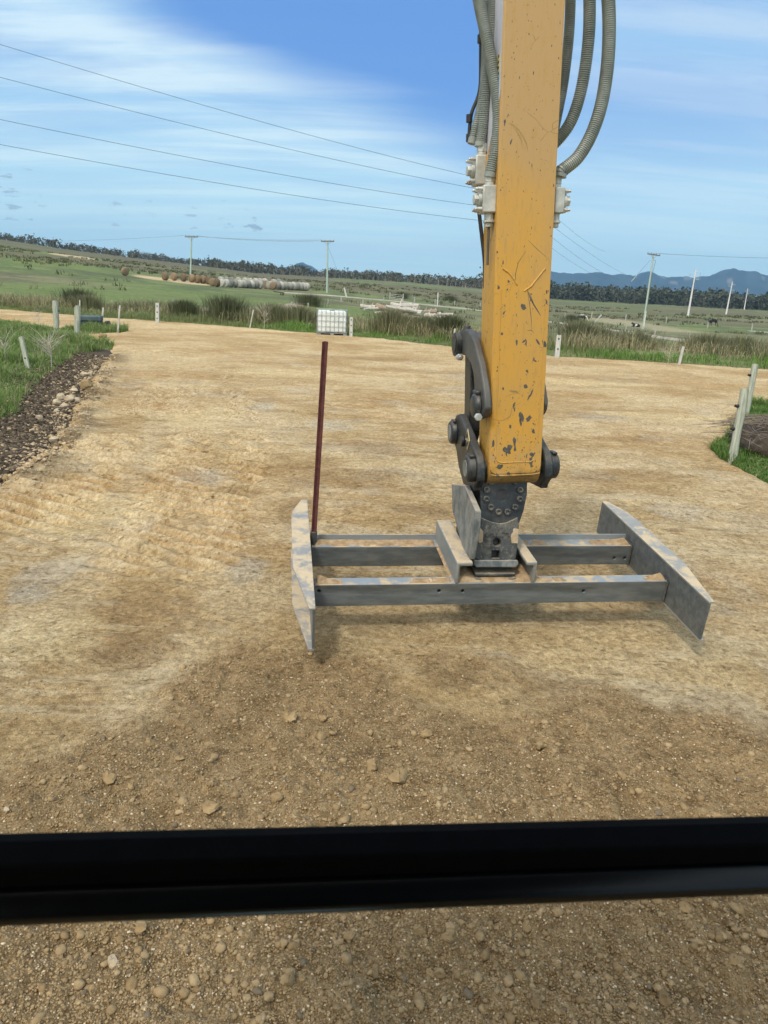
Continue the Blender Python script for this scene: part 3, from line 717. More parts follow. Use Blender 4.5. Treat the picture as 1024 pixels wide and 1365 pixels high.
for (px, py, dep, h, w, lab, dk) in (
    (106, 414, 44, 1.5, 2.6, 'big dark rush tussock behind the white-tipped fence post', True),
    (118, 417, 42, 1.1, 1.6, 'olive rush tussock just above the grey block', False),
    (302, 437, 38, 1.75, 2.5, 'tall dark green rush tussock beside the leaning dark stake', True),
    (247, 431, 39, 1.2, 1.6, 'dark rush tussock right of the white post with black insulators', True),
    (365, 437, 37, 1.35, 2.2, 'straw-coloured rush tussock halfway to the caged water tank', False),
    (400, 437, 37, 1.2, 2.0, 'tawny rush tussock touching the left side of the caged tank', False),
    (520, 452, 34, 1.4, 1.8, 'tall pale rush tussock in front of the bleached logs', False),
    (565, 455, 33.5, 1.1, 1.6, 'upright olive rush tussock under the end of the log heap', False),
    (598, 460, 32.5, 1.3, 1.3, 'dark rush tussock beside the thin leaning white stake', True),
    (768, 470, 31, 1.5, 1.9, 'broad olive rush tussock right of the white drilled post', False),
    (795, 468, 32, 1.1, 1.7, 'low straw rush tussock below the lying cow', False),
    (845, 472, 31, 1.1, 1.8, 'reddish straw rush tussock left of the slanting white stake', False),
    (940, 478, 31, 1.15, 2.2, 'grey-brown rush tussock right of the slanting white stake', False),
    (985, 480, 32, 1.2, 2.2, 'wide grey-brown rush tussock behind the top of the leaning post', False)):
    p = depth_at(px, py, dep); zz = float(land_z(np.array([p[0]]), np.array([p[1]]))[0]); tussock((p[0], p[1], min(zz, p[2] + .3) if zz > p[2] + .6 else zz), h, w, lab, dk)
for (px, py, h, w, lab) in ((535, 398, 2.0, 4, 'dark bush between the side track and the logs'), (762, 430, 2.2, 4.5, 'dark bush hiding part of a white-faced cow'), (412, 408, 2.0, 4, 'dark rush clump behind the caged tank'), (600, 401, 1.9, 5, 'dark rush clump left of the tall thin white post')):
    p = hit(px, py); tussock(p, h, w, lab, True, 1100)

# tufts over the pastures
def t_past(x, y):
    r = np.hypot(x, y); a = np.arctan2(x, y); return (r > 62) & (r < 330) & (a > -.66) & (a < .62) & (pad_sd(x, y) < -6) & (rng.random(len(x)) < sst(.45, .62, fbm(x / 16, y / 16, 3, 58)))
Pc = scatter(9000, -200, 210, 50, 330, t_past)
m_ = 9; P = np.repeat(Pc, m_, 0) + np.column_stack([rng.normal(0, .35, (len(Pc) * m_, 2)), np.zeros(len(Pc) * m_)])
n = len(P); dist = np.hypot(P[:, 0], P[:, 1]); tone = np.repeat(rng.random(len(Pc)), m_)
cg = lerp(C3(.06, .085, .03), C3(.22, .2, .11), tone)
blades('pasture_tufts', P, rng.uniform(.25, .75, n), .05 + dist * .0007, rng.uniform(.3, 1, n), cg, cg * 1.1)
tag(bpy.data.objects['pasture_tufts'], 'dull tufts of rough grass dotted over the far paddocks', 'grass', kind='stuff')

# far woods
def wood(name, label, row, pale):
    V = []; Tt = []; Cc = []; TV = []; TT = []; nb = 0; nt_ = 0
    for (x, y, zb, h, dk) in row:
        n = 46; rr = h * rng.uniform(.26, .42)
        # crown of several lobes with gaps
        lob = np.column_stack([rng.normal(0, rr * .6, 5), rng.normal(0, rr * .6, 5), h * rng.uniform(.12, .88, 5)])
        ce = lob[rng.integers(0, 5, n)] + rng.normal(0, rr * .26, (n, 3)) + np.array([[x, y, zb]])
        s = h * rng.uniform(.045, .11, (n, 1))
        u = rng.normal(0, 1, (n, 3)); u /= np.linalg.norm(u, axis=1)[:, None]; v = np.cross(u, rng.normal(0, 1, (n, 3))); v /= np.linalg.norm(v, axis=1)[:, None]
        V.append(np.stack([ce - u * s, ce + v * s * .8, ce + u * s, ce - v * s * .8], 1).reshape(-1, 3))
        Tt.append(np.arange(n * 4).reshape(n, 4) + nb); nb += n * 4
        base = np.array([.052, .066, .040]) * (1 - dk) + np.array([.115, .108, .078]) * dk
        c = base[None] * rng.uniform(.65, 1.5, (n, 1)); Cc.append(np.repeat(c, 4, 0))
        w = h * .018; lean = rng.normal(0, .12, 2) * h
        for q in range(2 if pale > .3 else 1):
            b_ = np.array([x + rng.normal(0, .3), y, zb]); t_ = b_ + np.array([lean[0] * (1 - 2 * q), lean[1], h * .75])
            V.append(np.array([b_ + [-w, 0, 0], b_ + [w, 0, 0], t_ + [w * .4, 0, 0], t_ - [w * .4, 0, 0]])); Tt.append(np.arange(4).reshape(1, 4) + nb); nb += 4
            Cc.append(np.tile(np.array([[.34, .31, .26]]) * (pale + .15), (4, 1)))
    o = np_mesh(name, np.concatenate(V), np.concatenate(Tt), MAT['leaf_clump'], np.concatenate(Cc))
    return tag(o, label, 'trees', kind='stuff')
def tree_row(px0, px1, n, r0, r1, h0, h1, dk0, dk1):
    out = []
    for _ in range(n):
        a = rng.uniform(az_of(px0), az_of(px1)); r = rng.uniform(r0, r1); x, y = r * math.sin(a), r * math.cos(a)
        cl = .75 + .5 * float(vnoise(np.array([a * 60]), np.array([r / 40]), 4)[0])
        out.append((x, y, float(terrain(x, y)) - .3, rng.uniform(h0, h1) * cl, rng.uniform(dk0, dk1)))
    return out
wood('ridge_wood', 'dark scrubby trees along the crest of the hillside', tree_row(-60, 345, 620, 585, 660, 3, 6.5, 0, .9), .5)
wood('middle_wood', 'grey-green wood with pale trunks beyond the hay bales', tree_row(280, 700, 900, 575, 690, 4.5, 8.5, .1, 1.0), .9)
wood('plain_wood', 'dark evergreen wood on the plain below the blue hills', tree_row(650, 1120, 1000, 600, 760, 9, 14, 0, .45), .25)

# ================================================================== the excavator arm
def rotm(a, b, c):
    a, b, c = rad(a), rad(b), rad(c)
    return Matrix.Rotation(a, 3, 'Z') @ Matrix.Rotation(b, 3, 'X') @ Matrix.Rotation(c, 3, 'Y')
class Frame:
    def __init__(s, rot, loc):
        s.R = np.array(rotm(*rot)); s.T = np.array(loc); s.M = Matrix.Translation(loc) @ rotm(*rot).to_4x4()
    def at(s, px, py, ax, v):
        d = s.R.T @ ray(px, py); o = s.R.T @ (C - s.T); return o + d * ((v - o[ax]) / d[ax])
SF = Frame((8.83, -2.61, -2.72), (.852, 4.615, 1.301))     # dipper arm: x across, y away from the cab, z up the arm
GF = Frame((8.48, 5.45, 0.02), (.79, 4.447, .41))          # grading frame
ex = thing('excavator', 'excavator seen from its own cab, yellow dipper arm with hoses and quick coupler', 'excavator')

def bool_cut(o, cutter):
    me = bpy.data.meshes.new('cut'); cutter_o = cutter
    md = o.modifiers.new('holes', 'BOOLEAN'); md.object = cutter_o; md.operation = 'DIFFERENCE'; md.solver = 'EXACT'
    bpy.context.view_layer.update(); dg = bpy.context.evaluated_depsgraph_get()
    new = bpy.data.meshes.new_from_object(o.evaluated_get(dg)); mats = [m for m in o.data.materials]
    o.modifiers.clear(); o.data = new; bpy.data.objects.remove(cutter_o, do_unlink=True)
    if not len(new.materials):
        for m in mats: new.materials.append(m)

# dipper arm
prof = [(0, 3.9), (0, -.13)]
prof = [(0.0, 3.9)] + [(.115 - .115 * math.cos(t), -.135 - .115 * math.sin(t)) for t in np.linspace(0, math.pi, 15)] + [(.26, .05), (.29, 1.0), (.33, 3.9)]
arm = MB(SF.M).prism(prof, 0, -.18, .18).build('dipper_arm', 'yellow_paint', ex, bevel=.008)
# cover plate with rounded lower corners
def rrect(x0, x1, z0, z1, r, n=6):
    P = [(x1, z1), (x0, z1)]
    P += [(x0 + r - r * math.cos(t), z0 + r - r * math.sin(t)) for t in np.linspace(0, math.pi / 2, n)]
    P += [(x1 - r + r * math.sin(t), z0 + r - r * math.cos(t)) for t in np.linspace(0, math.pi / 2, n)]
    return P
MB(SF.M).prism(rrect(-.176, .176, -.158, 3.88, .05), 1, -.009, .001).build('cover_plate', 'yellow_paint', arm, bevel=.003)
wb = MB(SF.M)
def bead(pts, r=.0045):
    out = []
    for i in range(len(pts) - 1):
        for t in np.linspace(0, 1, 12, endpoint=False): out.append(np.array(pts[i]) * (1 - t) + np.array(pts[i + 1]) * t)
    out.append(np.array(pts[-1]))
    wb.tube([(p[0], -.009, p[1]) for p in out], [r * random.uniform(.75, 1.25) for _ in out], 6)
U = [(-.142, 1.02), (-.142, -.03)] + [(-.142 + .05 * (1 - math.cos(t)), -.03 - .05 * math.sin(t)) for t in np.linspace(.2, math.pi / 2, 5)] + [(.10, -.08), (.125, -.065)]
bead(U); bead([(.148, .95), (.148, .05)], .003)
for seg in (((670, 358), (677, 363), (684, 371), (689, 380)), ((698, 388), (707, 382), (726, 358))):
    bead([(SF.at(*p, 1, 0)[0], SF.at(*p, 1, 0)[2]) for p in seg], .006)
bead([(-.17, -.160), (-.13, -.166), (0, -.168), (.13, -.166), (.17, -.160)], .006)
wb.build('weld_bead', 'yellow_paint', arm)
def sy(px, py): p = SF.at(px, py, 1, -.009); return (p[0], p[2])
def scar(pts, w, mat, nm):
    P = [np.array(sy(*p)) for p in pts]; L = []; R_ = []
    for i, p in enumerate(P):
        t = P[min(i + 1, len(P) - 1)] - P[max(i - 1, 0)]; t = t / np.linalg.norm(t); n_ = np.array([-t[1], t[0]]); ww = w * (.25 if i in (0, len(P) - 1) else 1) * random.uniform(.7, 1.2)
        L.append(tuple(p + n_ * ww)); R_.append(tuple(p - n_ * ww))
    return MB(SF.M).prism(L + R_[::-1], 1, -.0096, -.0088).build(nm, mat, arm, smooth=False)
for pts, w in ((((678, 164), (685, 167), (692, 174), (698, 183), (702, 192), (704, 202)), .0035), (((684, 169), (690, 177), (695, 188), (697, 200)), .0016), (((688, 172), (694, 182), (700, 199)), .0014)):
    scar(pts, w, 'scuff_tan', 'scratch')
for pts, w in ((((703, 386), (706, 395), (711, 405), (716, 413), (721, 421)), .0042), (((703, 388), (706, 404), (708, 422), (709, 441)), .002), (((706, 390), (710, 402), (713, 409)), .0035), (((688, 379), (687, 366), (691, 350), (701, 335)), .0016), (((704, 320), (716, 332), (732, 346)), .0012), (((702, 441), (708, 440), (712, 444)), .002)):
    scar(pts, w, 'scuff_dark', 'scratch')
for cx_, cy_, wx_, wy_, tl_ in ((698, 409, 4.2, 4.8, .2), (695, 555, 3.6, 6.5, .25), (694, 562, 1.6, 6, .1), (705, 558, 3.8, 4, -.4), (675, 600, 6, 5, .5), (680, 596, 3.6, 4.6, 0), (686, 588, 2.6, 6.6, 0), (708, 616, 2.8, 7.5, .05), (709, 606, 4.6, 3.2, .2), (726, 459, 3.4, 5.8, .3), (701, 515, 3, 3.2, 0), (703, 495, 1.8, 2.8, .3), (689, 456, 1.5, 4.4, 0), (717, 456, 2, 5.5, .6), (666, 622, 4.5, 3.6, -.3), (711, 575, 1.8, 3.4, 0), (671, 518, 1.4, 2.6, .1), (669, 445, 1.8, 2.2, 0), (728, 402, 2, 3.6, .2), (729, 389, 1.4, 3.2, 0), (678, 375, 1.6, 2.2, .3), (663, 336, 1.3, 2, 0), (705, 530, 1.2, 5, -.4), (709, 523, 1.2, 5.5, -.3)):
    q_ = []
    for a_ in np.linspace(0, 2 * math.pi, 13, endpoint=False):
        r_ = random.uniform(.62, 1.12); u_, v_ = wx_ * r_ * math.cos(a_), wy_ * r_ * math.sin(a_); q_.append(sy(cx_ + u_ + v_ * tl_, cy_ + v_))
    MB(SF.M).prism(q_, 1, -.0096, -.0088).build('paint_chip', 'scuff_dark', arm, smooth=False)
# decals along the left flank
x_ = -.1815
def flank(py0, py1, y0, y1, mat, proud):
    z0 = SF.at(668, py1, 0, x_)[2]; z1 = SF.at(668, py0, 0, x_)[2]
    return MB(SF.M).prism([(y0, z0), (y1, z0 - .05), (y1, z1), (y0, z1)], 0, x_ - proud, x_)
zt = 3.85; zb = SF.at(668, 165, 0, x_)[2]
MB(SF.M).prism([(.012, zb + .16), (.25, zb - .12), (.29, zt), (.012, zt)], 0, x_ - .0008, x_ + .001).build('decal', 'decal_lilac', arm, bevel=0)
flank(70, 92, .03, .12, 0, .0022).build('decal', 'decal_yellow', arm)
flank(96, 130, .03, .15, 0, .0022).build('decal', 'decal_blue', arm)
tx = MB(SF.M)
for k in range(7):
    z_ = SF.at(668, 74 + k * 7.5, 0, x_)[2]; tx.box((x_ - .0036, .045, z_), (x_ - .002, .05 + .055 * random.random(), z_ + .014))
tx.build('lettering', 'dark_rubber', arm)

# valve blocks with bolts and fittings
def hexa(mb, p, d, r, l):
    p = Vector(p); mb.cyl(p, p + Vector(d) * l, r, n=6)
def valve(px0, px1, py0, py1, y0, dy, side):
    a = SF.at(px0, py1, 1, y0); b = SF.at(px1, py0, 1, y0); x0, x1, z0, z1 = a[0], b[0], a[2], b[2]
    blk = MB(SF.M).box((x0, y0, z0), (x1, y0 + dy, z1)).build('valve_block', 'zinc_block', ex, bevel=.008)
    xo = x0 if side < 0 else x1; zm = (z0 + z1) / 2; h = z1 - z0
    f = MB(SF.M); hexa(f, (xo, y0 + dy * .45, zm), (side, 0, 0), .033, .045); f.cyl((xo, y0 + dy * .45, zm), (xo + side * .02, y0 + dy * .45, zm), .042, n=16)
    f.build('port_plug', 'zinc_block', blk, bevel=.003)
    for yy in (y0 + .018, y0 + dy - .018):
        for zz in (z0 + h * .14, z1 - h * .14):
            q = MB(SF.M); q.cyl((xo, yy, zz), (xo + side * .028, yy, zz), .013, n=10); hexa(q, (xo + side * .028, yy, zz), (side, 0, 0), .010, .014)
            q.build('bolt', 'bright_bolt', blk, bevel=.002)
    xm = (x0 + x1) / 2 + (0.01 if side < 0 else -.012)
    t = MB(SF.M); t.cyl((xm - .0, y0 + dy * .45, z1), (xm, y0 + dy * .45, z1 + .02), .03, n=12); hexa(t, (xm, y0 + dy * .45, z1 + .02), (0, 0, 1), .033, .05)
    t.build('hose_nut', 'zinc_block', blk, bevel=.003)
    u = MB(SF.M); hexa(u, (xm, y0 + dy * .4, z0), (0, 0, -1), .03, .04); u.cyl((xm, y0 + dy * .4, z0 - .04), (xm, y0 + dy * .4, z0 - .055), .037, n=12); hexa(u, (xm, y0 + dy * .4, z0 - .055), (0, 0, -1), .027, .025)
    u.build('lower_fitting', 'zinc_block', blk, bevel=.003)
    u2 = MB(SF.M); u2.cyl((xm, y0 + dy * .4, z0 - .08), (xm, y0 + dy * .4, z0 - .30), .008, n=8) if side < 0 and y0 < .1 else None
    if u2.v: u2.build('steel_pipe', 'link_grey', blk)
    return blk
valve(643.5, 663, 246, 283, .03, .11, -1)
valve(634, 651, 206, 246, .22, .11, -1)
valve(739, 754.5, 249, 284, .06, .11, 1)
MB(SF.M).box((-.2, .19, SF.at(640, 238, 1, .2)[2]), (-.178, .30, SF.at(640, 205, 1, .2)[2])).build('mount_pad', 'yellow_paint', arm, bevel=.004)

def smooth_path(P, n):
    P = [np.array(p) for p in P]; P = [2 * P[0] - P[1]] + P + [2 * P[-1] - P[-2]]; out = []
    for i in range(1, len(P) - 2):
        for t in np.linspace(0, 1, 16, endpoint=False):
            a, b, c, d = P[i - 1], P[i], P[i + 1], P[i + 2]
            out.append(.5 * ((2 * b) + (c - a) * t + (2 * a - 5 * b + 4 * c - d) * t * t + (3 * b - 3 * c + d - a) * t ** 3))
    out.append(P[-2]); out = np.array(out); L = np.concatenate([[0], np.cumsum(np.linalg.norm(np.diff(out, axis=0), axis=1))])
    s = np.linspace(0, L[-1], n); return np.stack([np.interp(s, L, out[:, k]) for k in range(3)], 1), L[-1]
def hose(pts, r, guard=True):
    P = [SF.at(p[0], p[1], 1, p[2]) for p in pts]
    if not guard:
        Q, L = smooth_path(P, 40); return MB(SF.M).tube(Q, r, 10).build('cable', 'dark_rubber', ex)
    _, L = smooth_path(P, 10); pitch = .0115; n = int(L / pitch); Q, _ = smooth_path(P, n * 4 + 1)
    R_ = [];
    for i in range(len(Q)):
        R_.append(r * (1.0, 1.0, .875, .875)[i % 4])
    o = MB(SF.M).tube(Q, R_, 16).build('hydraulic_hose', 'hose_guard', ex, angle=20)
    o2, _ = smooth_path(P[:2], 4); MB(SF.M).tube(o2[:3], r * 1.03, 14).build('end_sleeve', 'hose_guard', o)
    return o
hose([(653, 236, .075), (655, 226, .07), (661, 200, .06), (664.5, 165, .06), (663, 128, .07), (657, 92, .09), (649, 50, .11), (640, 8, .14), (632, -40, .16), (630, -90, .2)], .0365)
hose([(640, 196, .27), (641.5, 186, .27), (645, 160, .26), (648, 125, .24), (652, 80, .22), (656, 40, .20), (659, 0, .2), (661, -60, .2)], .034)
hose([(629, 192, .33), (632, 180, .33), (638, 155, .32), (644, 125, .31), (647, 90, .30), (648, 45, .29), (648, 0, .28), (646, -60, .28)], .028)
hose([(746, 236, .09), (747.5, 229, .09), (754, 224, .09), (771, 209, .08), (788, 180, .08), (801, 142, .08), (809, 95, .09), (812, 47, .1), (811, 0, .11), (806, -50, .13), (798, -90, .16)], .040)
hose([(728, 200, .34), (744, 186, .33), (760, 164, .31), (771.5, 133, .30), (779.5, 95, .28), (785, 47, .26), (786, 0, .26), (784, -60, .26)], .038)
hose([(738, 175, .36), (744, 148, .36), (751, 111, .36), (757, 63, .36), (760, 19, .36), (761, -40, .36)], .033)
cb = hose([(625.5, 189, .36), (626, 172, .36), (629, 150, .36), (637, 130, .36), (640.5, 112, .36), (641, 80, .36), (641, 40, .36), (640, -40, .36)], .0115, False)
for (px, py) in ((625.8, 158), (640.8, 52), (625.5, 184)):
    p = SF.at(px, py, 1, .36); MB(SF.M).tube([p - np.array([0, 0, .022]), p + np.array([0, 0, .022])], .02, 10).build('clamp', 'dark_rubber', cb)
hose([(637, 262, .30), (639, 285, .30), (643, 320, .29), (646, 350, .27), (646, 384, .26)], .0125, False)

# bucket linkage: tipping links, pins, yoke ears
LX, EX = -.245, -.262
def outl(pts, x): return [(p[1], p[2]) for p in (SF.at(px, py, 0, x) for px, py in pts)]
link_o = outl(((617, 437), (625.4, 441), (632, 454.8), (635.5, 471), (639.5, 485.6), (643, 508), (645.5, 528), (646.5, 545), (643, 556), (637, 559), (630, 553), (627.5, 541), (630, 530), (632, 517), (631, 500), (627, 484), (620, 474), (611, 472), (607, 460), (610, 444)), LX)
PT = SF.at(613, 459, 0, LX); PP = SF.at(638, 541, 0, LX)
for s in (-1, 1):
    lo_ = link_o if s < 0 else [(y + .10, z) for y, z in link_o]; t0, t1 = (.196, .245) if s < 0 else (.183, .212)
    lk = MB(SF.M).prism(lo_, 0, s * t0, s * t1).build('tipping_link', 'link_grey', ex, bevel=.012)
    if s > 0:
        q = MB(SF.M); q.tube([(.212, PP[1] + .10, PP[2]), (.232, PP[1] + .10, PP[2]), (.240, PP[1] + .10, PP[2])], [.088, .088, .07], 14); q.build('pin_boss', 'charcoal_paint', lk, bevel=.006); continue
    b1 = MB(SF.M); b1.cyl((s * .245, PT[1], PT[2]), (s * .285, PT[1], PT[2]), .083, n=28); b1.cyl((s * .285, PT[1], PT[2]), (s * .291, PT[1], PT[2]), .062, n=24)
    b1.build('pin_boss', 'charcoal_paint', lk, bevel=.006)
    g = MB(SF.M); hexa(g, (s * .262, PT[1] - .04, PT[2] - .085), (0, -1, 0), .026, .05); g.cyl((s * .262, PT[1] - .04, PT[2] - .085), (s * .262, PT[1] - .11, PT[2] - .085), .013, n=10); g.build('bolt', 'bright_bolt', lk, bevel=.003)
    b2 = MB(SF.M); b2.tube([(s * .245, PP[1], PP[2]), (s * .258, PP[1], PP[2]), (s * .28, PP[1], PP[2]), (s * .288, PP[1], PP[2])], [.088, .088, .080, .062], 10); b2.box((s * .248, PP[1] - .05, PP[2] + .078), (s * .276, PP[1] + .05, PP[2] + .102))
    b2.build('pin_boss', 'charcoal_paint', lk, bevel=.008)
    g = MB(SF.M); hexa(g, (s * .27, PP[1] - .075, PP[2] - .06), (0, -1, 0), .026, .03); g.build('bolt', 'bright_bolt', lk, bevel=.003)
cylp = MB(SF.M); cylp.cyl((-.2, PT[1], PT[2]), (.2, PT[1], PT[2]), .085, n=28); cylp.cyl((-.0, PT[1], PT[2]), (-.0, PT[1] + .1, 2.2), .045, n=20)
cylp.build('bucket_cylinder', 'link_grey', ex, bevel=.004)
nb = MB(SF.M); p_ = SF.at(622.5, 437, 0, -.225); nb.cyl((-.225, p_[1], p_[2] - .09), (-.225, p_[1], p_[2] + .015), .026, n=12); nb.build('grease_cap', 'link_grey', ex, bevel=.004)
hl = MB(SF.M)
for s in (-1, 1): hl.prism([(PT[1] - .08, PT[2]), (.50, .05), (.58, -.05), (.66, .05), (PT[1] + .08, PT[2]), (PT[1], PT[2] + .08)], 0, s * .10, s * .185)
hl.box((-.1, .54, .2), (.1, .66, .42)); hl.build('bucket_link', 'charcoal_paint', ex, bevel=.008)
ear_o = outl(((623, 551.5), (629, 567), (639, 591), (646, 607.6), (648, 622), (647.5, 640), (643, 650)), -.205) + outl(((632, 655), (617, 645), (611, 622), (608, 600), (603, 585), (602, 566), (608, 553)), EX)
P2 = SF.at(607, 576, 0, EX)
for s in (-1, 1):
    e = MB(SF.M).prism(ear_o, 0, s * .205, s * .262).build('yoke_ear', 'charcoal_paint', ex, bevel=.014)
    for (yy, zz, r, x1) in ((.085, -.13, .093, .318), (P2[1], P2[2], .088, .305)):
        q = MB(SF.M); q.tube([(s * .262, yy, zz), (s * (x1 - .012), yy, zz), (s * x1, yy, zz)], [r, r * .97, r * .86], 24); q.box((s * .270, yy - .06, zz + r * .88), (s * (x1 - .015), yy + .03, zz + r * 1.08))
        bb = q.build('pin_boss', 'charcoal_paint', e, bevel=.006)
        q = MB(SF.M); q.cyl((s * x1, yy, zz), (s * (x1 + .004), yy, zz), r * .62, n=20); q.build('pin_end', 'bracket_grey', e, bevel=.002)
    q = MB(SF.M); q.cyl((s * .262, .36, .005), (s * .285, .36, .005), .036, n=16); q.build('plug', 'charcoal_paint', e, bevel=.004)
_e = SF.at(623.5, 586, 0, -.264); ez, ey = _e[2], _e[1]
em = MB(SF.M).prism([(ey, ez + .075), (ey + .055, ez), (ey, ez - .075), (ey - .055, ez)], 0, -.267, -.261).build('emblem', 'emblem_gold', ex, bevel=.001)
em2 = MB(SF.M)
em2.prism([(ey, ez + .055), (ey + .038, ez + .006), (ey + .02, ez + .004), (ey, ez + .03), (ey - .02, ez + .004), (ey - .038, ez + .006)], 0, -.2695, -.2665)
em2.prism([(ey, ez - .055), (ey + .038, ez - .006), (ey + .02, ez - .004), (ey, ez - .03), (ey - .02, ez - .004), (ey - .038, ez - .006)], 0, -.2695, -.2665)
em2.build('emblem_mark', 'dark_rubber', em)
MB(SF.M).cyl((-.315, .085, -.13), (.315, .085, -.13), .05, n=20).build('nose_pin', 'charcoal_paint', ex)

# quick coupler, leaning back a little from the frame it grips
class Frame2(Frame):
    def __init__(s, M): s.M = M; s.R = np.array(M.to_3x3()); s.T = np.array(M.translation)
QF = Frame2(GF.M @ Matrix.Translation((0, .085, .10)) @ Matrix.Rotation(rad(-19), 4, 'X'))     # x across, y away, z up the plate
def qp(px, py, y=0.0): p = QF.at(px, py, 1, y); return (p[0], p[2])
qc = MB(QF.M)
pc = qp(670, 659, .02); RD = .150
qc.tube([(pc[0], .205, pc[1]), (pc[0], .36, pc[1])], RD, 36)
qc.prism([qp(637, 745, .05), qp(686, 745, .05), qp(689, 690, .05), qp(640, 690, .05)], 1, .045, .36)
cpl = qc.build('quick_coupler', 'charcoal_dirty', ex, bevel=.008)
MB(QF.M).prism([qp(*p, .012) for p in ((640, 640), (703, 640), (702.5, 660), (698, 681), (692, 698), (641, 698))], 1, .010, .20).build('rotor_face', 'charcoal_paint', cpl, bevel=.004)
for k in range(12):
    a = rad(15 + k * 30); x0, z0 = pc[0] + .122 * math.cos(a), pc[1] + .122 * math.sin(a)
    q = MB(QF.M); n = 10; ring = []
    for rr, yy in ((.022, .010), (.022, -.006), (.013, -.008), (.010, .002)):
        ring.append([(x0 + rr * math.cos(t), yy, z0 + rr * math.sin(t)) for t in np.linspace(0, 2 * math.pi, n, endpoint=False)])
    vs = [v for r_ in ring for v in r_]; fs = [(i * n + k2, i * n + (k2 + 1) % n, (i + 1) * n + (k2 + 1) % n, (i + 1) * n + k2) for i in range(3) for k2 in range(n)] + [tuple(3 * n + i for i in range(n))]
    q.add(vs, fs); q.build('bolt', 'charcoal_dirty', cpl)
hb_c = qp(669, 659, .01)
MB(QF.M).tube([(hb_c[0], .0085, hb_c[1]), (hb_c[0], .0095, hb_c[1])], .040, 20).build('bore_shade', 'dark_rubber', cpl)  # flat dark disc standing in for the shade inside a bore
tp = [qp(*p) for p in ((641, 689.5), (634.8, 704), (632, 743), (635, 746), (684.5, 746), (687.5, 743), (691.5, 700), (689.5, 689.5), (683, 693), (675, 696.5), (666, 697.8), (656, 696), (648, 692.8))]
pl = MB(QF.M).prism(tp, 1, -.012, .046).build('coupler_plate', 'charcoal_dirty', cpl)
ct = MB(QF.M); h1 = qp(661.8, 722.5); ct.tube([(h1[0], -.06, h1[1]), (h1[0], .06, h1[1])], .0285, 20)
h2 = qp(654.5, 744); h3 = qp(665.5, 733.5); ct.box((h2[0], -.06, h2[1]), (h3[0], .06, h3[1]))
bool_cut(pl, ct.build('cutter', 'dark_rubber', None))
bv = pl.modifiers.new('edge', 'BEVEL'); bv.width = .006; bv.segments = 2; bv.limit_method = 'ANGLE'; bv.angle_limit = rad(50)
for pts in (((636.5, 702), (640, 704), (643.5, 708), (643, 722), (638, 724), (634.5, 718)), ((690.5, 705), (689.5, 724), (681, 724), (680, 714), (684, 704))):
    MB(QF.M).prism([qp(*p) for p in pts], 1, -.018, -.010).build('caked_dirt', 'soil_pale', cpl, bevel=.003)
fc = bpy.data.curves.new('cast_lettering', 'FONT'); fc.body = 'A24'; fc.size = .098; fc.extrude = .004; fc.shear = .3; fc.align_x = 'CENTER'; fc.space_character = 1.15; fc.bevel_depth = .001; fc.offset = .0035
fo = bpy.data.objects.new('cast_lettering', fc); COL.objects.link(fo)
fm = bpy.data.meshes.new_from_object(fo.evaluated_get(bpy.context.evaluated_depsgraph_get())); bpy.data.objects.remove(fo)
tl = qp(664, 714); fm.transform(QF.M @ Matrix.Translation((tl[0], -.013, tl[1])) @ Matrix.Rotation(rad(90), 4, 'X')); fm.materials.clear(); fm.materials.append(MAT['link_grey'])
fo = bpy.data.objects.new('cast_lettering', fm); COL.objects.link(fo); fo.parent = cpl
MB(QF.M).prism([qp(*p) for p in ((631, 746), (630, 751), (634, 755.5), (686, 755.5), (690, 751), (688.5, 746))], 1, -.03, .28).build('base_lip', 'bracket_grey', cpl, bevel=.006)
for (z0, z1, y0, dz) in ((.028, .046, .055, 0), (.004, .026, .035, 1), (-.012, .004, .065, 1)):
    jw = MB(GF.M); n = 12; xs = np.linspace(-.145, .14, n)
    top = [(x, z1 - dz * .022 * (1 - (x / .145) ** 2)) for x in xs]; bot = [(x, z0 - dz * .026 * (1 - (x / .145) ** 2)) for x in xs[::-1]]
    jw.prism(bot[::-1] + top[::-1], 1, y0, y0 + .16).build('locking_jaw', 'charcoal_dirty', cpl, bevel=.004)
sb = [QF.at(px, py, 0, -.19) for px, py in ((604.5, 645.5), (622, 647), (637, 681), (636, 702), (629, 746), (618.6, 728), (605.7, 681))]
MB(QF.M).prism([(p[1], p[2]) for p in sb], 0, -.205, -.165).build('side_bracket', 'bracket_grey', cpl, bevel=.008)
MB(GF.M).box((-.16, .42, .10), (.16, .62, .42)).build('rear_claw', 'charcoal_dirty', cpl, bevel=.01)
sp = MB(QF.M); tt = np.linspace(0, 1, 80); p0 = QF.at(626, 668, 0, -.15); p1 = QF.at(636, 686, 0, -.15)
sp.tube([p0 * (1 - t) + p1 * t + np.array([0, .022 * math.cos(t * 60), .022 * math.sin(t * 60)]) for t in tt], .005, 6); sp.build('coil_spring', 'bracket_grey', cpl)
MB(SF.M).prism([(.16, -.2), (.5, -.12), (.5, -.42), (.2, -.42)], 0, -.20, .07).build('yoke_block', 'charcoal_paint', ex, bevel=.01)

